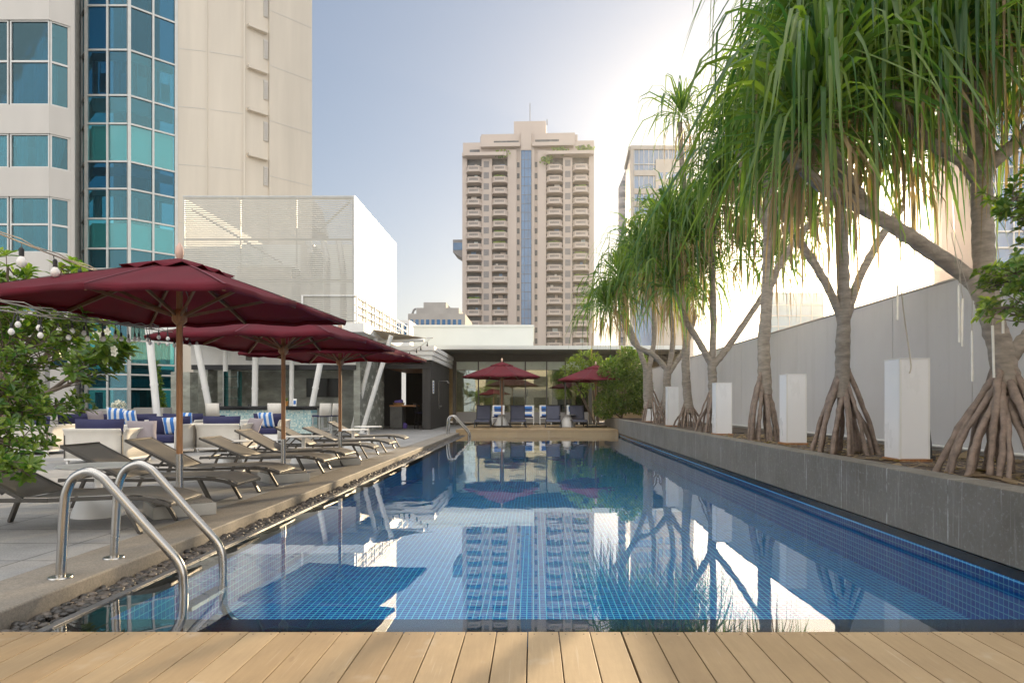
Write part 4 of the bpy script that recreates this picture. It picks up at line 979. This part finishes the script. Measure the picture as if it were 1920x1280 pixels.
# things on the bar
o_ = Vector((PX(535, 22.8), 22.8, 1.031)); T = thing('potted_plant', 'small green plant in an orange pot on the bar top', 'plant', o_)
g = MB(); g.lathe([(.08, 0), (.11, .16), (.1, .16), (.09, .13)], n=14); g.build('pot', M('terracotta', (.50,.22,.05), .7), T)
g = MB()
for k in range(60): d = Vector((random.gauss(0, 1), random.gauss(0, 1), abs(random.gauss(0, 1)))).normalized()*rnd(.06, .2); s_v = Vector((-d.y, d.x, 0)).normalized()*.025; p = Vector((0, 0, .16)); g.add([p, p+d*.6+s_v, p+d, p+d*.6-s_v], [(0,1,2,3)], 0, rnd(0, 1))
g.build('leaves', m_bush, T)
o_ = Vector((PX(552, 22.7), 22.7, 1.031)); g = MB(o_); g.add([o_+Vector(p) for p in ((-.06,0,0),(.06,0,0),(.06,.05,.24),(-.06,.05,.24),(-.06,.02,0),(.06,.02,0),(.06,.06,.24),(-.06,.06,.24))], [(0,1,2,3),(7,6,5,4),(0,4,5,1),(3,2,6,7),(0,3,7,4),(1,5,6,2)]); g.box(o_.x-.03, o_.y-.002, o_.z+.06, o_.x+.04, o_.y+.02, o_.z+.18, 1)
tag(g.build('menu_card', [m_white, m_blue]), 'small blue and white card standing on the bar top', 'card')
for k in range(6):
    p = (PX(398+k*4, 22.7), 22.6, 1.031); g = MB(p); g.lathe([(.03, 0), (.035, .10), (.03, .10), (.025, .02)], p, 10); tag(g.build('drinking_glass', m_steel), 'upturned glass in the short row at the left end of the bar', 'glass', 'glasses on the bar')
p = (PX(468, 22.7), 22.7, 1.031); g = MB(p); g.lathe([(.05, 0), (.07, .05), (.06, .05)], p, 10); tag(g.build('small_bowl', m_steel), 'small steel bowl on the bar near the white door', 'bowl')
T = thing('wall_ledge', 'low pale grey ledge wall in front of the glass stair tower', 'wall', (PX(190, 22), 22.2, 0)); g = MB((PX(190, 22), 22.2, 0)); g.box(PX(-200, 22), 22, 0, PX(335, 22), 22.4, .52); g.box(PX(-200, 22)-.02, 21.97, .52, PX(335, 22)+.02, 22.43, .57); g.box(PX(235, 22), 22.45, 0, PX(292, 22), 23, .98); g.build('ledge', m_concgrey, T)
T = thing('grey_side_wall', 'plain dark grey wall at far left behind the leafy tree', 'wall', (PX(0, 19), 19, 0)); g = MB((PX(0, 19), 19, 0)); g.box(PX(-400, 19), 19, 0, PX(84, 19), 19.2, PZ(640, 19)); g.build('wall_panel', m_concgrey, T)
T = thing('heater_panel', 'dark framed panel standing against the marble pillar left of the bar', 'panel', (PX(330, 25), 25.3, 0)); g = MB((PX(330, 25), 25.3, 0)); g.box(PX(316, 25), 25.3, .5, PX(336, 25), 25.4, PZ(745, 25)); g.build('panel', m_tv, T)
g = MB((PX(316, 25), 25.3, 0)); g.box(PX(303, 24), 24.6, 0, PX(340, 24), 25.2, 2.25); T = thing('marble_pillar', 'broad grey marble pillar beside the climbing vine', 'pillar', (PX(316, 25), 25.3, 0)); g.build('shaft', m_marble, T, bevel=.01)

# ---------------------------------------------------------------- pool ladders
def ladder(label, loc, dy, s=1.0, steps=True):
    T = thing('pool_ladder', label, 'pool ladder', loc, 0, 'stainless pool ladders')
    for k, y in enumerate((0, dy)):
        pts = [(0, y, .004), (.012, y, .25), (.025, y, .46), (.04, y, .55), (.085, y, .635), (.175, y, .675), (.255, y, .645), (.31, y, .59), (.40, y, .49), (.56, y, .31), (.68, y, .18), (.735, y, .115), (.765, y, .05), (.775, y, -.02), (.778, y, -.15), (.778, y, -.30), (.79, y, -.36), (.85, y, -.44), (.95, y, -.48)]
        sp = []
        for i in range(len(pts)-1):
            p0, p1, p2, p3 = [Vector(pts[max(0, min(len(pts)-1, i+q))]) for q in (-1, 0, 1, 2)]
            for t in (0, .25, .5, .75): sp.append(.5*((2*p1)+(p2-p0)*t+(2*p0-5*p1+4*p2-p3)*t*t+(3*p1-p0-3*p2+p3)*t**3))
        sp.append(Vector(pts[-1]))
        g = MB(); g.tube(sp, .0285, 20); h = g.build('handrail', m_steel, T, smooth=60)
        g = MB(); g.lathe([(.03, .014), (.068, .011), (.072, .004), (.072, 0)], (0, y, .004), 24); g.build('flange', m_steel, h, smooth=40)
    for z in (-.2, -.4): g = MB(); g.box(.73, .02, z-.015, .82, dy-.02, z+.01); g.build('step', m_steel, T)
    return T
ladder('nearer stainless pool ladder in the left foreground', (-2.985, 4.31, 0), .55)
ladder('farther stainless pool ladder at the far end of the pool', (-3.07, 24.2, 0), .6)

# ---------------------------------------------------------------- lamp boxes on the planter
GL = 'white lamp boxes between the pandanus trees'
for Y, px, pt, s_w, lab in ((7.5, 1687, 673, .33, 'largest white lamp box, nearest the camera'), (10.6, 1475, 702, .31, 'white lamp box second from the camera'), (13.9, 1343, 718, .32, 'white lamp box third from the camera in front of a trunk'), (19.4, 1252, 725, .32, 'white lamp box second from the far end'), (24.2, 1211, 730, .32, 'smallest white lamp box at the far end of the planter')):
    x = PX(px, Y); r = (x+s_w/2, Y+s_w/2, BEDZ)
    T = thing('lamp_box', lab, 'garden lamp', r, 0, GL); h = 1.0
    g = MB(r); g.box(x, Y, BEDZ+.03, x+s_w, Y+s_w, PZ(pt, Y)); g.build('acrylic_shade', m_lamp, T, bevel=.006)
    g = MB(r); g.box(x-.006, Y-.006, PZ(pt, Y)+.0, x+s_w+.006, Y+s_w+.006, PZ(pt, Y)+.012); g.build('lid', m_white, T, bevel=.003)
    g = MB(r); g.box(x-.02, Y-.02, BEDZ-.02, x+s_w+.02, Y+s_w+.02, BEDZ+.03); g.build('plinth', m_wood, T)
    g = MB(r); g.box(x-.0025, Y-.0025, BEDZ+.03, x+.018, Y+.018, PZ(pt, Y)); g.box(x+s_w-.018, Y-.0025, BEDZ+.03, x+s_w+.0025, Y+.018, PZ(pt, Y)); g.build('corner_strip', m_white, T)
    g = MB(r); g.tube(smoothpts([(x+s_w-.03, Y+s_w+.03, BEDZ+.06), (x+s_w+.08, Y+s_w+.1, BEDZ+.015), (x+s_w+.2, Y+s_w+.4, BEDZ+.02), (x+s_w+.5, Y+s_w+.5, BEDZ+.01)], 4), .009, 6); g.build('cable', m_black, T)
r = (PX(1752, 7.6), 7.75, BEDZ); T = thing('garden_spotlight', 'dark curved garden spotlight behind the nearest lamp box', 'spotlight', r)
g = MB(r); g.extr([(7.70, BEDZ), (7.86, BEDZ), (7.90, BEDZ+.12), (7.84, BEDZ+.30), (7.76, BEDZ+.40), (7.72, BEDZ+.2)], 'x', PX(1738, 7.6), PX(1756, 7.6)+.02); g.build('housing', m_black, T, bevel=.008)
g = MB(r); g.box(PX(1738, 7.6), 7.66, BEDZ, PX(1760, 7.6), 7.9, BEDZ+.05); g.build('bracket', m_black, T)

# ---------------------------------------------------------------- string lights and shade sail
def string_lights(label, p, q, sag, gap, hang, r, bm=None):
    p = Vector(p); q = Vector(q); r *= 1.2; T = thing('string_lights', label, 'string lights', p); n = max(2, int((q-p).length/gap)); pt = lambda t: p.lerp(q, t)-Vector((0, 0, sag*4*t*(1-t)))
    g = MB(p); pts = [pt(i/40) for i in range(41)]; g.tube(pts, .007, 5); g.tube([x+Vector((0, 0, .02+.012*math.sin(i*2.1))) for i, x in enumerate(pts)], .005, 5); g.build('wire', m_wire, T)
    for i in range(n):
        t = (i+.5+rnd(-.15, .15))/n
        c_ = pt(t); h = hang*rnd(.8, 1.25); lean = Vector((rnd(-.02, .02), rnd(-.02, .02), 0))
        g = MB(p); g.tube([c_, c_+lean+Vector((0, 0, -h))], .004, 5); e = c_+lean+Vector((0, 0, -h)); qs = r/.036; g.lathe([(.010*qs, .045*qs), (.018*qs, .03*qs), (.018*qs, -.02*qs), (.013*qs, -.03*qs)], e, 8); S = g.build('lamp_socket', m_black, T)
        g = MB(p); g.lathe([(.012*qs, -.02*qs), (.025*qs, -.035*qs), (.037*qs, -.06*qs), (.036*qs, -.08*qs), (.02*qs, -.103*qs), (.003*qs, -.11*qs)], e, 12); g.build('bulb', bm or m_bulb, S, smooth=180)
string_lights('upper string of pale bulbs sagging down from the top left edge', P(-90, 402, 4.6), P(420, 570, 14), .12, .62, .10, .032)
string_lights('long lower string of white bulbs under the nearest parasol', P(-40, 556, 4.8), P(395, 628, 10.5), .05, .30, .11, .018)
string_lights('second lower string of white bulbs just above the leafy tree', P(-60, 572, 4.6), P(360, 612, 9.5), .05, .38, .10, .018)
string_lights('short string of small dark bulbs hanging from the shade sail boom', P(806, 636, 26.5), P(700, 640, 25), .45, .22, .07, .03, m_black)
T = thing('shade_sail', 'beige triangular shade sail stretched beyond the third parasol', 'shade sail', P(700, 630, 25)); o_ = P(700, 630, 25); g = MB(o_)
a, b_, c_ = P(640, 608, 24.6), P(800, 634, 26.6), P(645, 641, 29.5); rows = []
for i in range(9):
    t = i/8; rows.append([a.lerp(b_, t).lerp(c_.lerp(b_, t), j/6)-Vector((0, 0, .16*math.sin(math.pi*j/6)*(1-t))) for j in range(7)])
g.sheet(rows); g.build('canvas', m_sail, T, smooth=180, solid=.01)
g = MB(o_); g.tube([P(640, 643, 26.5), P(795, 637, 26.5)], .07, 10); g.build('boom', m_white, T, smooth=60); g = MB(o_); g.tube([b_, P(812, 633, 26.6)], .025, 6); g.build('turnbuckle', m_steel, T)

# ---------------------------------------------------------------- pandanus trees
def leaf_strip(g, p0, az, e0, Ln, s0, sw, pe, w_, seg, t, tw):
    p = Vector(p0); az_ = az; rows = []; ds = Ln/seg; kink = random.randint(2, seg-2) if rnd(0, 1) < .18 else -1
    for i in range(seg+1):
        s = i/seg; q = max(0, min(1, (s-s0)/sw)); q = q*q*(3-2*q); pitch = e0+(pe-e0)*q-.25*s
        pitch = max(-1.54, pitch)
        d = Vector((math.cos(az_)*math.cos(pitch), math.sin(az_)*math.cos(pitch), math.sin(pitch)))
        side = Vector((-math.sin(az_), math.cos(az_), 0)); up = side.cross(d)*-1
        ww = w_*(.75+.5*min(1, s*3))*(1-s**2.2)+.002
        sd_ = (side*math.cos(tw*s)+up*math.sin(tw*s))
        rows.append((p-sd_*ww/2, p+up*-.20*ww, p+sd_*ww/2)); p = p+d*ds
        az_ += tw*.10*ds+rnd(-.05, .05)
        if i == kink: pe = min(-1.2, pe-.5); s0 = s-.05; sw = .12
    g.sheet(rows, 0, t)
def head(T, c, ax, sc_, nL, seg=8, Lm=1.45, dead=30):
    org = Vector(T.location); g = MB(org); g2 = MB(org); ax = Vector(ax).normalized()
    for k in range(nL):
        f = k/nL; az = k*2.39996+rnd(-.35, .35); e0 = R(80-92*f**1.1+rnd(-14, 14)); Ln = Lm*sc_*rnd(.55, 1.18)*(.62+.5*min(1, f*2.0))
        s0 = max(.02, .34-.22*f+rnd(-.10, .12)); sw = rnd(.22, .50); pe = R(rnd(-88, -48)) if rnd(0, 1) > .30*(1-f) or f > .4 else R(rnd(-60, -10))
        base = Vector(c)+ax*(.26*(1-f)*sc_)+Vector((math.cos(az), math.sin(az), 0))*.05*sc_
        leaf_strip(g, base, az, e0, Ln, s0, sw, pe, .035*sc_*rnd(.65, 1.25), seg, max(0, min(1, random.gauss(.42, .28))), rnd(-1.4, 1.4))
    C_ = g.build('leaf_crown', m_pand, T, smooth=180)
    for k in range(dead):
        az = rnd(0, 6.28); leaf_strip(g2, Vector(c)-ax*rnd(.05, .40)*sc_+Vector((math.cos(az), math.sin(az), 0))*.07*sc_, az, R(rnd(-65, -5)), Lm*sc_*rnd(.5, .95), .05, .3, R(rnd(-89, -75)), .024*sc_, 5, rnd(0, 1), rnd(-1.5, 1.5))
    g2.build('dead_leaf_skirt', m_dead, C_, smooth=180)
def limb(g, pts, r0, r1):
    sp = [p+Vector((rnd(-1, 1), rnd(-1, 1), 0))*r0*.07 for p in smoothpts(pts, 9)]; n = len(sp)
    g.tube(sp, [(r0+(r1-r0)*i/(n-1))*(1+.07*(i % 2)+rnd(-.05, .05)) for i in range(n)], 14)
def pandanus(label, Y, base, rootr, roottop, nroot, limbs, heads, sc_, nL, r0, seg=8, rz=(.95, 1.0), rr=.024, Lm=1.34, dead=20):
    B = P(base, 757, Y); B.z = BEDZ-.02; T = thing('pandanus_tree', label, 'pandanus tree', B, 0, 'pandanus trees along the planter')
    g = MB(B)
    for pts, ra, rb in limbs: limb(g, [P(p[0], p[1], p[2] if len(p) > 2 else Y) for p in pts], ra, rb)
    g.build('trunk', m_trunk, T, smooth=60)
    top = P(base, roottop, Y)
    for k in range(nroot):
        a = 2*math.pi*k/nroot+rnd(-.2, .2); rad = rootr*rnd(.45, 1.12); h = rnd(-.38, .03)*(top.z-BEDZ)
        s = Vector((top.x+math.cos(a)*r0*.8, top.y+math.sin(a)*r0*.8, top.z+h)); e = Vector((B.x+math.cos(a)*rad, B.y+math.sin(a)*rad*.9, BEDZ-.03)); m_ = s.lerp(e, .5)+Vector((math.cos(a), math.sin(a), 0))*.03+Vector((rnd(-.02, .02), rnd(-.02, .02), 0))
        g = MB(B); r_ = rr*rnd(.75, 1.25); q_ = [p+Vector((rnd(-1, 1), rnd(-1, 1), 0))*.008 for p in smoothpts([s+Vector((0, 0, .08))-Vector((math.cos(a), math.sin(a), 0))*.04, s, m_, e], 6)]; g.tube(q_, [r_*rnd(.86, 1.14)*(1.1-.2*i/len(q_)) for i in range(len(q_))], 10); g.build('stilt_root', m_root, T, smooth=60)
    for hd in heads: head(T, P(hd[0], hd[1], hd[2] if len(hd) > 2 else Y), (hd[3] if len(hd) > 3 else 0, rnd(-.2, .1), 1), sc_*rnd(.85, 1.1), nL, seg, Lm, dead)
Y = 6.1
pandanus('largest pandanus at the right edge with a long limb leaning left', Y, 1880, .50, 690, 20,
    [([(1893,725),(1872,640),(1852,560),(1843,450),(1840,340),(1828,230),(1815,110,5.9)], .10, .075), ([(1856,590),(1835,540),(1795,505),(1700,440,5.9),(1600,380,5.8),(1540,350,5.7),(1480,290,5.6)], .085, .04), ([(1640,405,5.85),(1600,350,5.8),(1565,290,5.7),(1545,215,5.6)], .05, .04), ([(1840,345),(1800,300),(1740,265,6.0),(1690,210,5.9),(1660,150,5.9)], .055, .045), ([(1840,320),(1885,285),(1930,240),(1955,160)], .06, .05), ([(1880,690),(1910,650),(1960,600),(2050,560)], .07, .05)],
    [(1542,185,5.6),(1510,255,5.55),(1660,110,5.9),(1815,60,5.9),(1940,130,6.0),(1740,-20,6.4),(1600,0,6.2),(1880,-30,5.7),(1530,70,6.3),(1760,130,5.7),(1900,30,6.3),(1560,-60,6.6),(1670,220,6.3)], 1.0, 125, .10, 9, rr=.030, Lm=1.6)
Y = 8.7
pandanus('pandanus beside the nearest lamp box with three upright forks', Y, 1582, .44, 700, 17,
    [([(1578,745),(1580,660),(1582,560),(1578,430),(1572,330),(1568,230)], .092, .06), ([(1580,600),(1545,525),(1495,445),(1460,390,8.5)], .055, .045), ([(1586,600),(1612,520),(1655,440),(1690,390,9.0)], .055, .045)],
    [(1565,205),(1495,330,8.5),(1715,300,9.1),(1520,110,9.0),(1640,230,9.4),(1510,30,8.9),(1580,60,9.6),(1560,-60,9.2)], 1.05, 115, .092, 8, rr=.030, Lm=1.45)
Y = 11.9
pandanus('pandanus with a straight pale trunk left of the second lamp box', Y, 1432, .40, 705, 16,
    [([(1436,740),(1432,650),(1438,560),(1441,450),(1438,350),(1425,240),(1418,150)], .11, .065), ([(1437,560),(1460,500),(1500,440,12.0),(1530,410,12.2)], .06, .05), ([(1440,430),(1405,350),(1380,280,11.7)], .055, .045)],
    [(1450,150),(1420,240,11.7),(1525,425,12.4),(1485,310,12.3),(1490,20,12.2),(1455,90,12.4),(1395,270,12.6),(1470,200,11.5),(1420,330,12.5),(1400,185,12.2),(1370,285,12.4),(1355,350,12.6)], 1.05, 105, .11, 7, rr=.030)
Y = 15.2
pandanus('pandanus behind the third lamp box, forked low into three limbs', Y, 1338, .42, 730, 14,
    [([(1338,770),(1336,710),(1334,675)], .10, .09), ([(1335,685),(1310,640),(1282,590),(1262,510)], .075, .06), ([(1335,680),(1338,600),(1335,500),(1340,420)], .07, .06), ([(1337,685),(1365,650),(1420,570),(1450,520)], .075, .055), ([(1335,500),(1305,420),(1282,340),(1275,230)], .06, .05)],
    [(1255,470),(1338,400),(1455,490),(1278,222),(1300,400,15.6),(1375,330,15.8),(1400,400,16),(1255,420,15),(1300,450,14.8),(1350,370,15),(1215,500,15.4),(1260,545,15),(1320,520,15.6),(1390,470,15.5)], 1.1, 95, .10, 6)
Y = 18.8
pandanus('slim pandanus between the third and fourth lamp boxes', Y, 1290, .42, 750, 14,
    [([(1292,775),(1286,700),(1286,620),(1280,520),(1276,440)], .12, .08)], [(1275,425),(1230,420,18.5),(1310,480,19),(1205,460),(1165,530,18),(1190,500),(1140,580,18.3)], 1.2, 90, .12, 6)
Y = 20.8
pandanus('pandanus behind the fourth lamp box with a limb reaching left', Y, 1250, .5, 745, 12,
    [([(1248,770),(1252,690)], .12, .11), ([(1252,695),(1225,665),(1190,645),(1165,590)], .085, .06), ([(1252,700),(1262,630),(1250,540),(1245,480)], .085, .06), ([(1254,700),(1285,650),(1305,590)], .08, .06)],
    [(1160,560),(1245,465),(1305,560),(1200,490),(1260,540)], 1.15, 95, .12, 6)
Y = 23.2
pandanus('farthest pandanus at the end of the planter beside the bush', Y, 1220, .55, 730, 12,
    [([(1216,765),(1214,690)], .17, .15), ([(1214,700),(1198,655),(1180,615),(1150,580)], .09, .07), ([(1214,700),(1226,640),(1225,570)], .09, .07)],
    [(1128,575),(1170,520),(1222,540),(1195,470)], 1.15, 85, .14, 6)

# ---------------------------------------------------------------- broad leaved plants
def leaf(g, p, d, n_, Ln, W_, t):
    d = d.normalized(); s = d.cross(n_).normalized(); n_ = s.cross(d); dr = n_*-.12*Ln
    a = p; m1 = p+d*Ln*.35; m2 = p+d*Ln*.72+dr*.5; e = p+d*Ln+dr; u = n_*W_*.22
    g.add([a, m1+s*W_*.38+u, m1, m1-s*W_*.38+u, m2+s*W_*.5+u, m2, m2-s*W_*.5+u, e], [(0,2,1),(0,3,2),(1,2,5,4),(2,3,6,5),(4,5,7),(5,6,7)], 0, t)
def rosette(g, p, d, n, Ln, W_, spread):
    d = Vector(d).normalized()
    for k in range(n):
        a = k*2.39996+rnd(-.3, .3); x = d.orthogonal().normalized(); y = d.cross(x); o = x*math.cos(a)+y*math.sin(a); e = (d*rnd(.1, .9)+o*spread).normalized()
        leaf(g, Vector(p)-d*rnd(0, .12)*Ln*1.5, e, (d+Vector((0, 0, .6))), Ln*rnd(.7, 1.15), W_*rnd(.8, 1.2), max(0, min(1, random.gauss(.4, .3))))
def tree(name, label, cat, base, trunk, blobs, Ln, W_, leafmat, tips, nl, rt, spread=.9, barkm=None):
    B = Vector(base); T = thing(name, label, cat, B); g = MB(B); lv = MB(B); tr = [Vector(p) for p in trunk]
    g.tube(smoothpts(tr, 4), [rt*(1-.4*i/(4*(len(tr)-1))) for i in range(4*(len(tr)-1)+1)], 10)
    for c, rad, n in blobs:
        c = Vector(c); rad = Vector(rad); st_ = tr[-1].lerp(tr[-2], rnd(0, .7)); mid = st_.lerp(c, .55)+Vector((0, 0, -.06))
        sp = smoothpts([st_, mid, c], 5); g.tube(sp, [rt*.5*(1-.6*i/10) for i in range(11)], 8)
        for k in range(n):
            d = Vector((random.gauss(0, 1), random.gauss(0, 1), random.gauss(0, 1))).normalized(); tip = c+Vector((d.x*rad.x, d.y*rad.y, d.z*rad.z))*rnd(.35, 1.0)**.6
            s = sp[random.randint(5, 10)]; m_ = s.lerp(tip, .5)+Vector((rnd(-.04, .04), rnd(-.04, .04), -.03)); q = smoothpts([s, m_, tip], 3); g.tube(q, [rt*.14*(1-.6*i/6) for i in range(7)], 5)
            dd = (tip-m_).normalized()+Vector((0, 0, .5)); rosette(lv, tip, dd, nl, Ln, W_, spread)
            for w2 in (2, 3, 4): rosette(lv, q[w2+1], dd, 3, Ln*.9, W_, 1.2)
    g.build('trunk', barkm or m_bark, T, smooth=60); return T, lv
e3 = lambda px, py, Y, rx, ry, rz_: (tuple(P(px, py, Y)), (rx*Y/F, ry, rz_*Y/F))
def bl(px, py, Y, rx, rz_, n, ry=.4): c, r = e3(px, py, Y, rx, ry, rz_); return (c, r, n)
T, lv = tree('leafy_tree', 'leafy green tree with small glossy leaves in the left foreground', 'tree', (-5.9, 6.2, 0), [(-5.9, 6.2, 0), (-5.85, 6.2, .5), (-5.7, 6.15, .95), (-5.5, 6.1, 1.25)],
    [bl(60, 640, 6.0, 100, 70, 42), bl(20, 730, 5.9, 60, 55, 24), bl(80, 760, 6.0, 85, 38, 26), bl(20, 830, 5.7, 75, 45, 28), bl(-60, 650, 6.2, 90, 110, 50), bl(40, 880, 5.3, 45, 25, 12), bl(120, 600, 6.6, 50, 30, 10)], .088, .034, m_leaf, 6, 7, .055)
lv.build('foliage', m_leaf, T)
T, lv = tree('frangipani_tree', 'frangipani with big leaf rosettes behind the nearest parasol', 'tree', (-6.9, 8.6, 0), [(-6.9, 8.6, 0), (-6.8, 8.6, .7), (-6.6, 8.5, 1.2)],
    [bl(200, 650, 8.2, 55, 35, 16), bl(120, 610, 8.6, 80, 40, 22), bl(170, 700, 8.0, 40, 30, 6), bl(15, 500, 8.6, 40, 30, 7), bl(120, 495, 8.8, 22, 12, 4), bl(20, 590, 8.6, 60, 50, 18)], .17, .062, m_leaf, 6, 9, .07)
lv.build('foliage', m_leaf, T)
g = MB(T.location)
for px, py in ((216, 662), (192, 628), (203, 622), (182, 627), (185, 633), (215, 655)):
    c_ = P(px, py, 7.9)
    for k in range(5): a = k*1.257; d = Vector((math.cos(a), -.5, math.sin(a))); leaf(g, c_, d, Vector((0, -1, .3)), .05, .035, .5)
g.build('blossom', m_flower, T)
T, lv = tree('glossy_shrub_tree', 'dark glossy leaved tree reaching in from the right edge', 'tree', (5.2, 4.9, BEDZ), [(5.2, 4.9, BEDZ), (5.1, 4.9, 1.4), (4.6, 4.9, 2.2)],
    [bl(1905, 370, 5.0, 45, 50, 30, .3), bl(1890, 515, 4.9, 50, 35, 26, .3), bl(1885, 575, 4.8, 35, 30, 16, .3), bl(1950, 480, 5.0, 60, 70, 30, .3)], .075, .036, m_leaf, 6, 7, .05)
lv.build('foliage', m_leaf, T)
def cloud(g, ells, n, Ln, W_):
    tot = sum(e[1][0]*e[1][2] for e in ells)
    for c, rad in ells:
        for k in range(int(n*rad[0]*rad[2]/tot)):
            d = Vector((random.gauss(0, 1), random.gauss(0, 1), random.gauss(0, 1))).normalized(); q = rnd(.2, 1)**.45
            p = Vector(c)+Vector((d.x*rad[0], d.y*rad[1], d.z*rad[2]))*q; dd = (d+Vector((rnd(-1, 1), rnd(-1, 1), rnd(-.6, .9)))).normalized(); leaf(g, p, dd, Vector((rnd(-.5, .5), rnd(-.5, .5), 1)), Ln*rnd(.6, 1.3), W_*rnd(.7, 1.2), max(0, min(1, random.gauss(.4, .3))))
def shrub(name, label, cat, base, ells, n, Ln, W_, mat, stems=5, r=.03):
    B = Vector(base); T = thing(name, label, cat, B); g = MB(B); cloud(g, ells, n, Ln, W_); g.build('foliage', mat, T); g = MB(B)
    for k in range(stems):
        c = Vector(random.choice(ells)[0]); g.tube(smoothpts([B+Vector((rnd(-.1, .1), rnd(-.1, .1), 0)), B.lerp(c, .5)+Vector((rnd(-.1, .1), 0, 0)), c], 3), [r*(1-.1*i) for i in range(7)], 7)
    g.build('stem', m_bark, T, smooth=60); return T
Yb = 28
shrub('dense_bush', 'dense bright green bush between the far deck and pandanus', 'bush', (PX(1165, Yb), Yb+.3, BEDZ), [e3(1165, 735, Yb, 42, .9, 42), e3(1150, 700, Yb, 28, .8, 30), e3(1190, 690, Yb, 24, .8, 34), e3(1135, 760, Yb, 22, .8, 24), e3(1200, 740, Yb, 24, .8, 38), e3(1175, 665, Yb, 16, .6, 14)], 9000, .13, .07, m_bush)
shrub('flowering_tree', 'airy yellow green tree leaning in front of the glass house', 'tree', (PX(1122, 32), 32.6, 0), [e3(1080, 685, 32, 22, .6, 14), e3(1100, 672, 32, 24, .6, 14), e3(1065, 697, 32, 14, .5, 8), e3(1110, 715, 32, 18, .6, 12), e3(1090, 730, 32, 12, .5, 10), e3(1120, 690, 32, 20, .6, 20)], 1100, .2, .075, m_pale, 6, .05)
shrub('climbing_vine', 'narrow green vine climbing beside the broad marble pillar', 'vine', (PX(298, 23.5), 23.5, 0), [e3(293, 690, 23.5, 4, .1, 14), e3(297, 720, 23.5, 5, .1, 18), e3(300, 750, 23.5, 7, .15, 20), e3(303, 772, 23.5, 8, .15, 14)], 700, .12, .06, m_bush, 3, .015)
shrub('white_flower_plant', 'rounded plant of tiny white flowers on the low ledge', 'plant', (PX(223, 21.8), 22.2, .57), [e3(223, 762, 22.2, 12, .2, 10), e3(218, 770, 22.2, 10, .2, 6)], 420, .07, .05, m_flower, 3, .01)
shrub('hedge_plant', 'leafy green planting behind the white sofas at far left', 'plant', (PX(40, 18.3), 18.3, 0), [e3(40, 740, 18.3, 45, .4, 30), e3(-30, 730, 18.3, 50, .4, 40)], 1500, .16, .07, m_bush, 5, .02)

# ---------------------------------------------------------------- icicle tubes hanging in the trees
m_tube = M('clear tube light', (.72, .70, .64), .2)
for px, p0, p1, Y, lab in ((1683, 535, 600, 6.0, 'thin clear tube light hanging under the long leaning limb'), (1797, 535, 642, 5.9, 'thin clear tube light in front of the grey wall, left of the big trunk'), (1805, 560, 650, 5.9, 'thin clear tube light just left of the big trunk, lower of a pair'), (1822, 620, 715, 5.7, 'thin clear tube light hanging lowest beside the big trunk'), (1861, 610, 708, 5.5, 'thin clear tube light in front of the big trunk'), (1880, 560, 625, 5.5, 'thin clear tube light under the glossy leaves at right')):
    a, b_ = P(px, p0, Y), P(px+rnd(-3, 3), p1, Y); T = thing('tube_light', lab, 'tube light', a, 0, 'tube lights hanging in the trees'); g = MB(a); g.tube([a, b_], .010, 8); g.build('tube', m_tube, T, smooth=60); g = MB(a); g.tube([a, a+Vector((rnd(-.05, .05), 0, .25)), a+Vector((rnd(-.1, .1), .1, .6))], .003, 5); g.build('cord', m_wire, T)
a = P(1690, 545, 5.9); T = thing('dangling_cord', 'frayed pale cord dangling to the nearest lamp box', 'cord', a); g = MB(a); g.tube(smoothpts([a, P(1695, 590, 5.95), P(1702, 640, 6.0), P(1708, 685, 6.0), P(1705, 700, 6.0)], 4), .006, 6); g.build('cord', m_wire, T)

# ---------------------------------------------------------------- thin haze in the air
mh = bpy.data.materials.new('haze'); mh.use_nodes = True; nt = mh.node_tree; nt.nodes.remove(nt.nodes['Principled BSDF'])
pv = N(nt, 'ShaderNodeVolumePrincipled', i_Density=.00042, i_Anisotropy=.87); pv.inputs['Color'].default_value = (1, .985, .96, 1); L(nt, pv.outputs[0], nt.nodes['Material Output'].inputs['Volume'])
g = MB(); g.box(-700, -310, -4.2, 700, 700, 100); tag(g.build('haze', mh), 'thin warm haze in the air over the whole city', 'haze', kind='stuff')

for x, y, h, lab in ((-5.5, -7.5, 2.2, 'yellow green tree seen only reflected in the glass house, left of the pole'), (4.2, -9, 2.6, 'yellow green tree seen only reflected in the glass house, right side')):
    shrub('garden_tree', lab, 'tree', (x, y, 0), [((x, y, h), (1.3, 1, .9)), ((x+.8, y, h+.8), (1, .8, .7)), ((x-.9, y, h-.3), (.9, .8, .7))], 2500, .2, .08, m_pale, 5, .06)
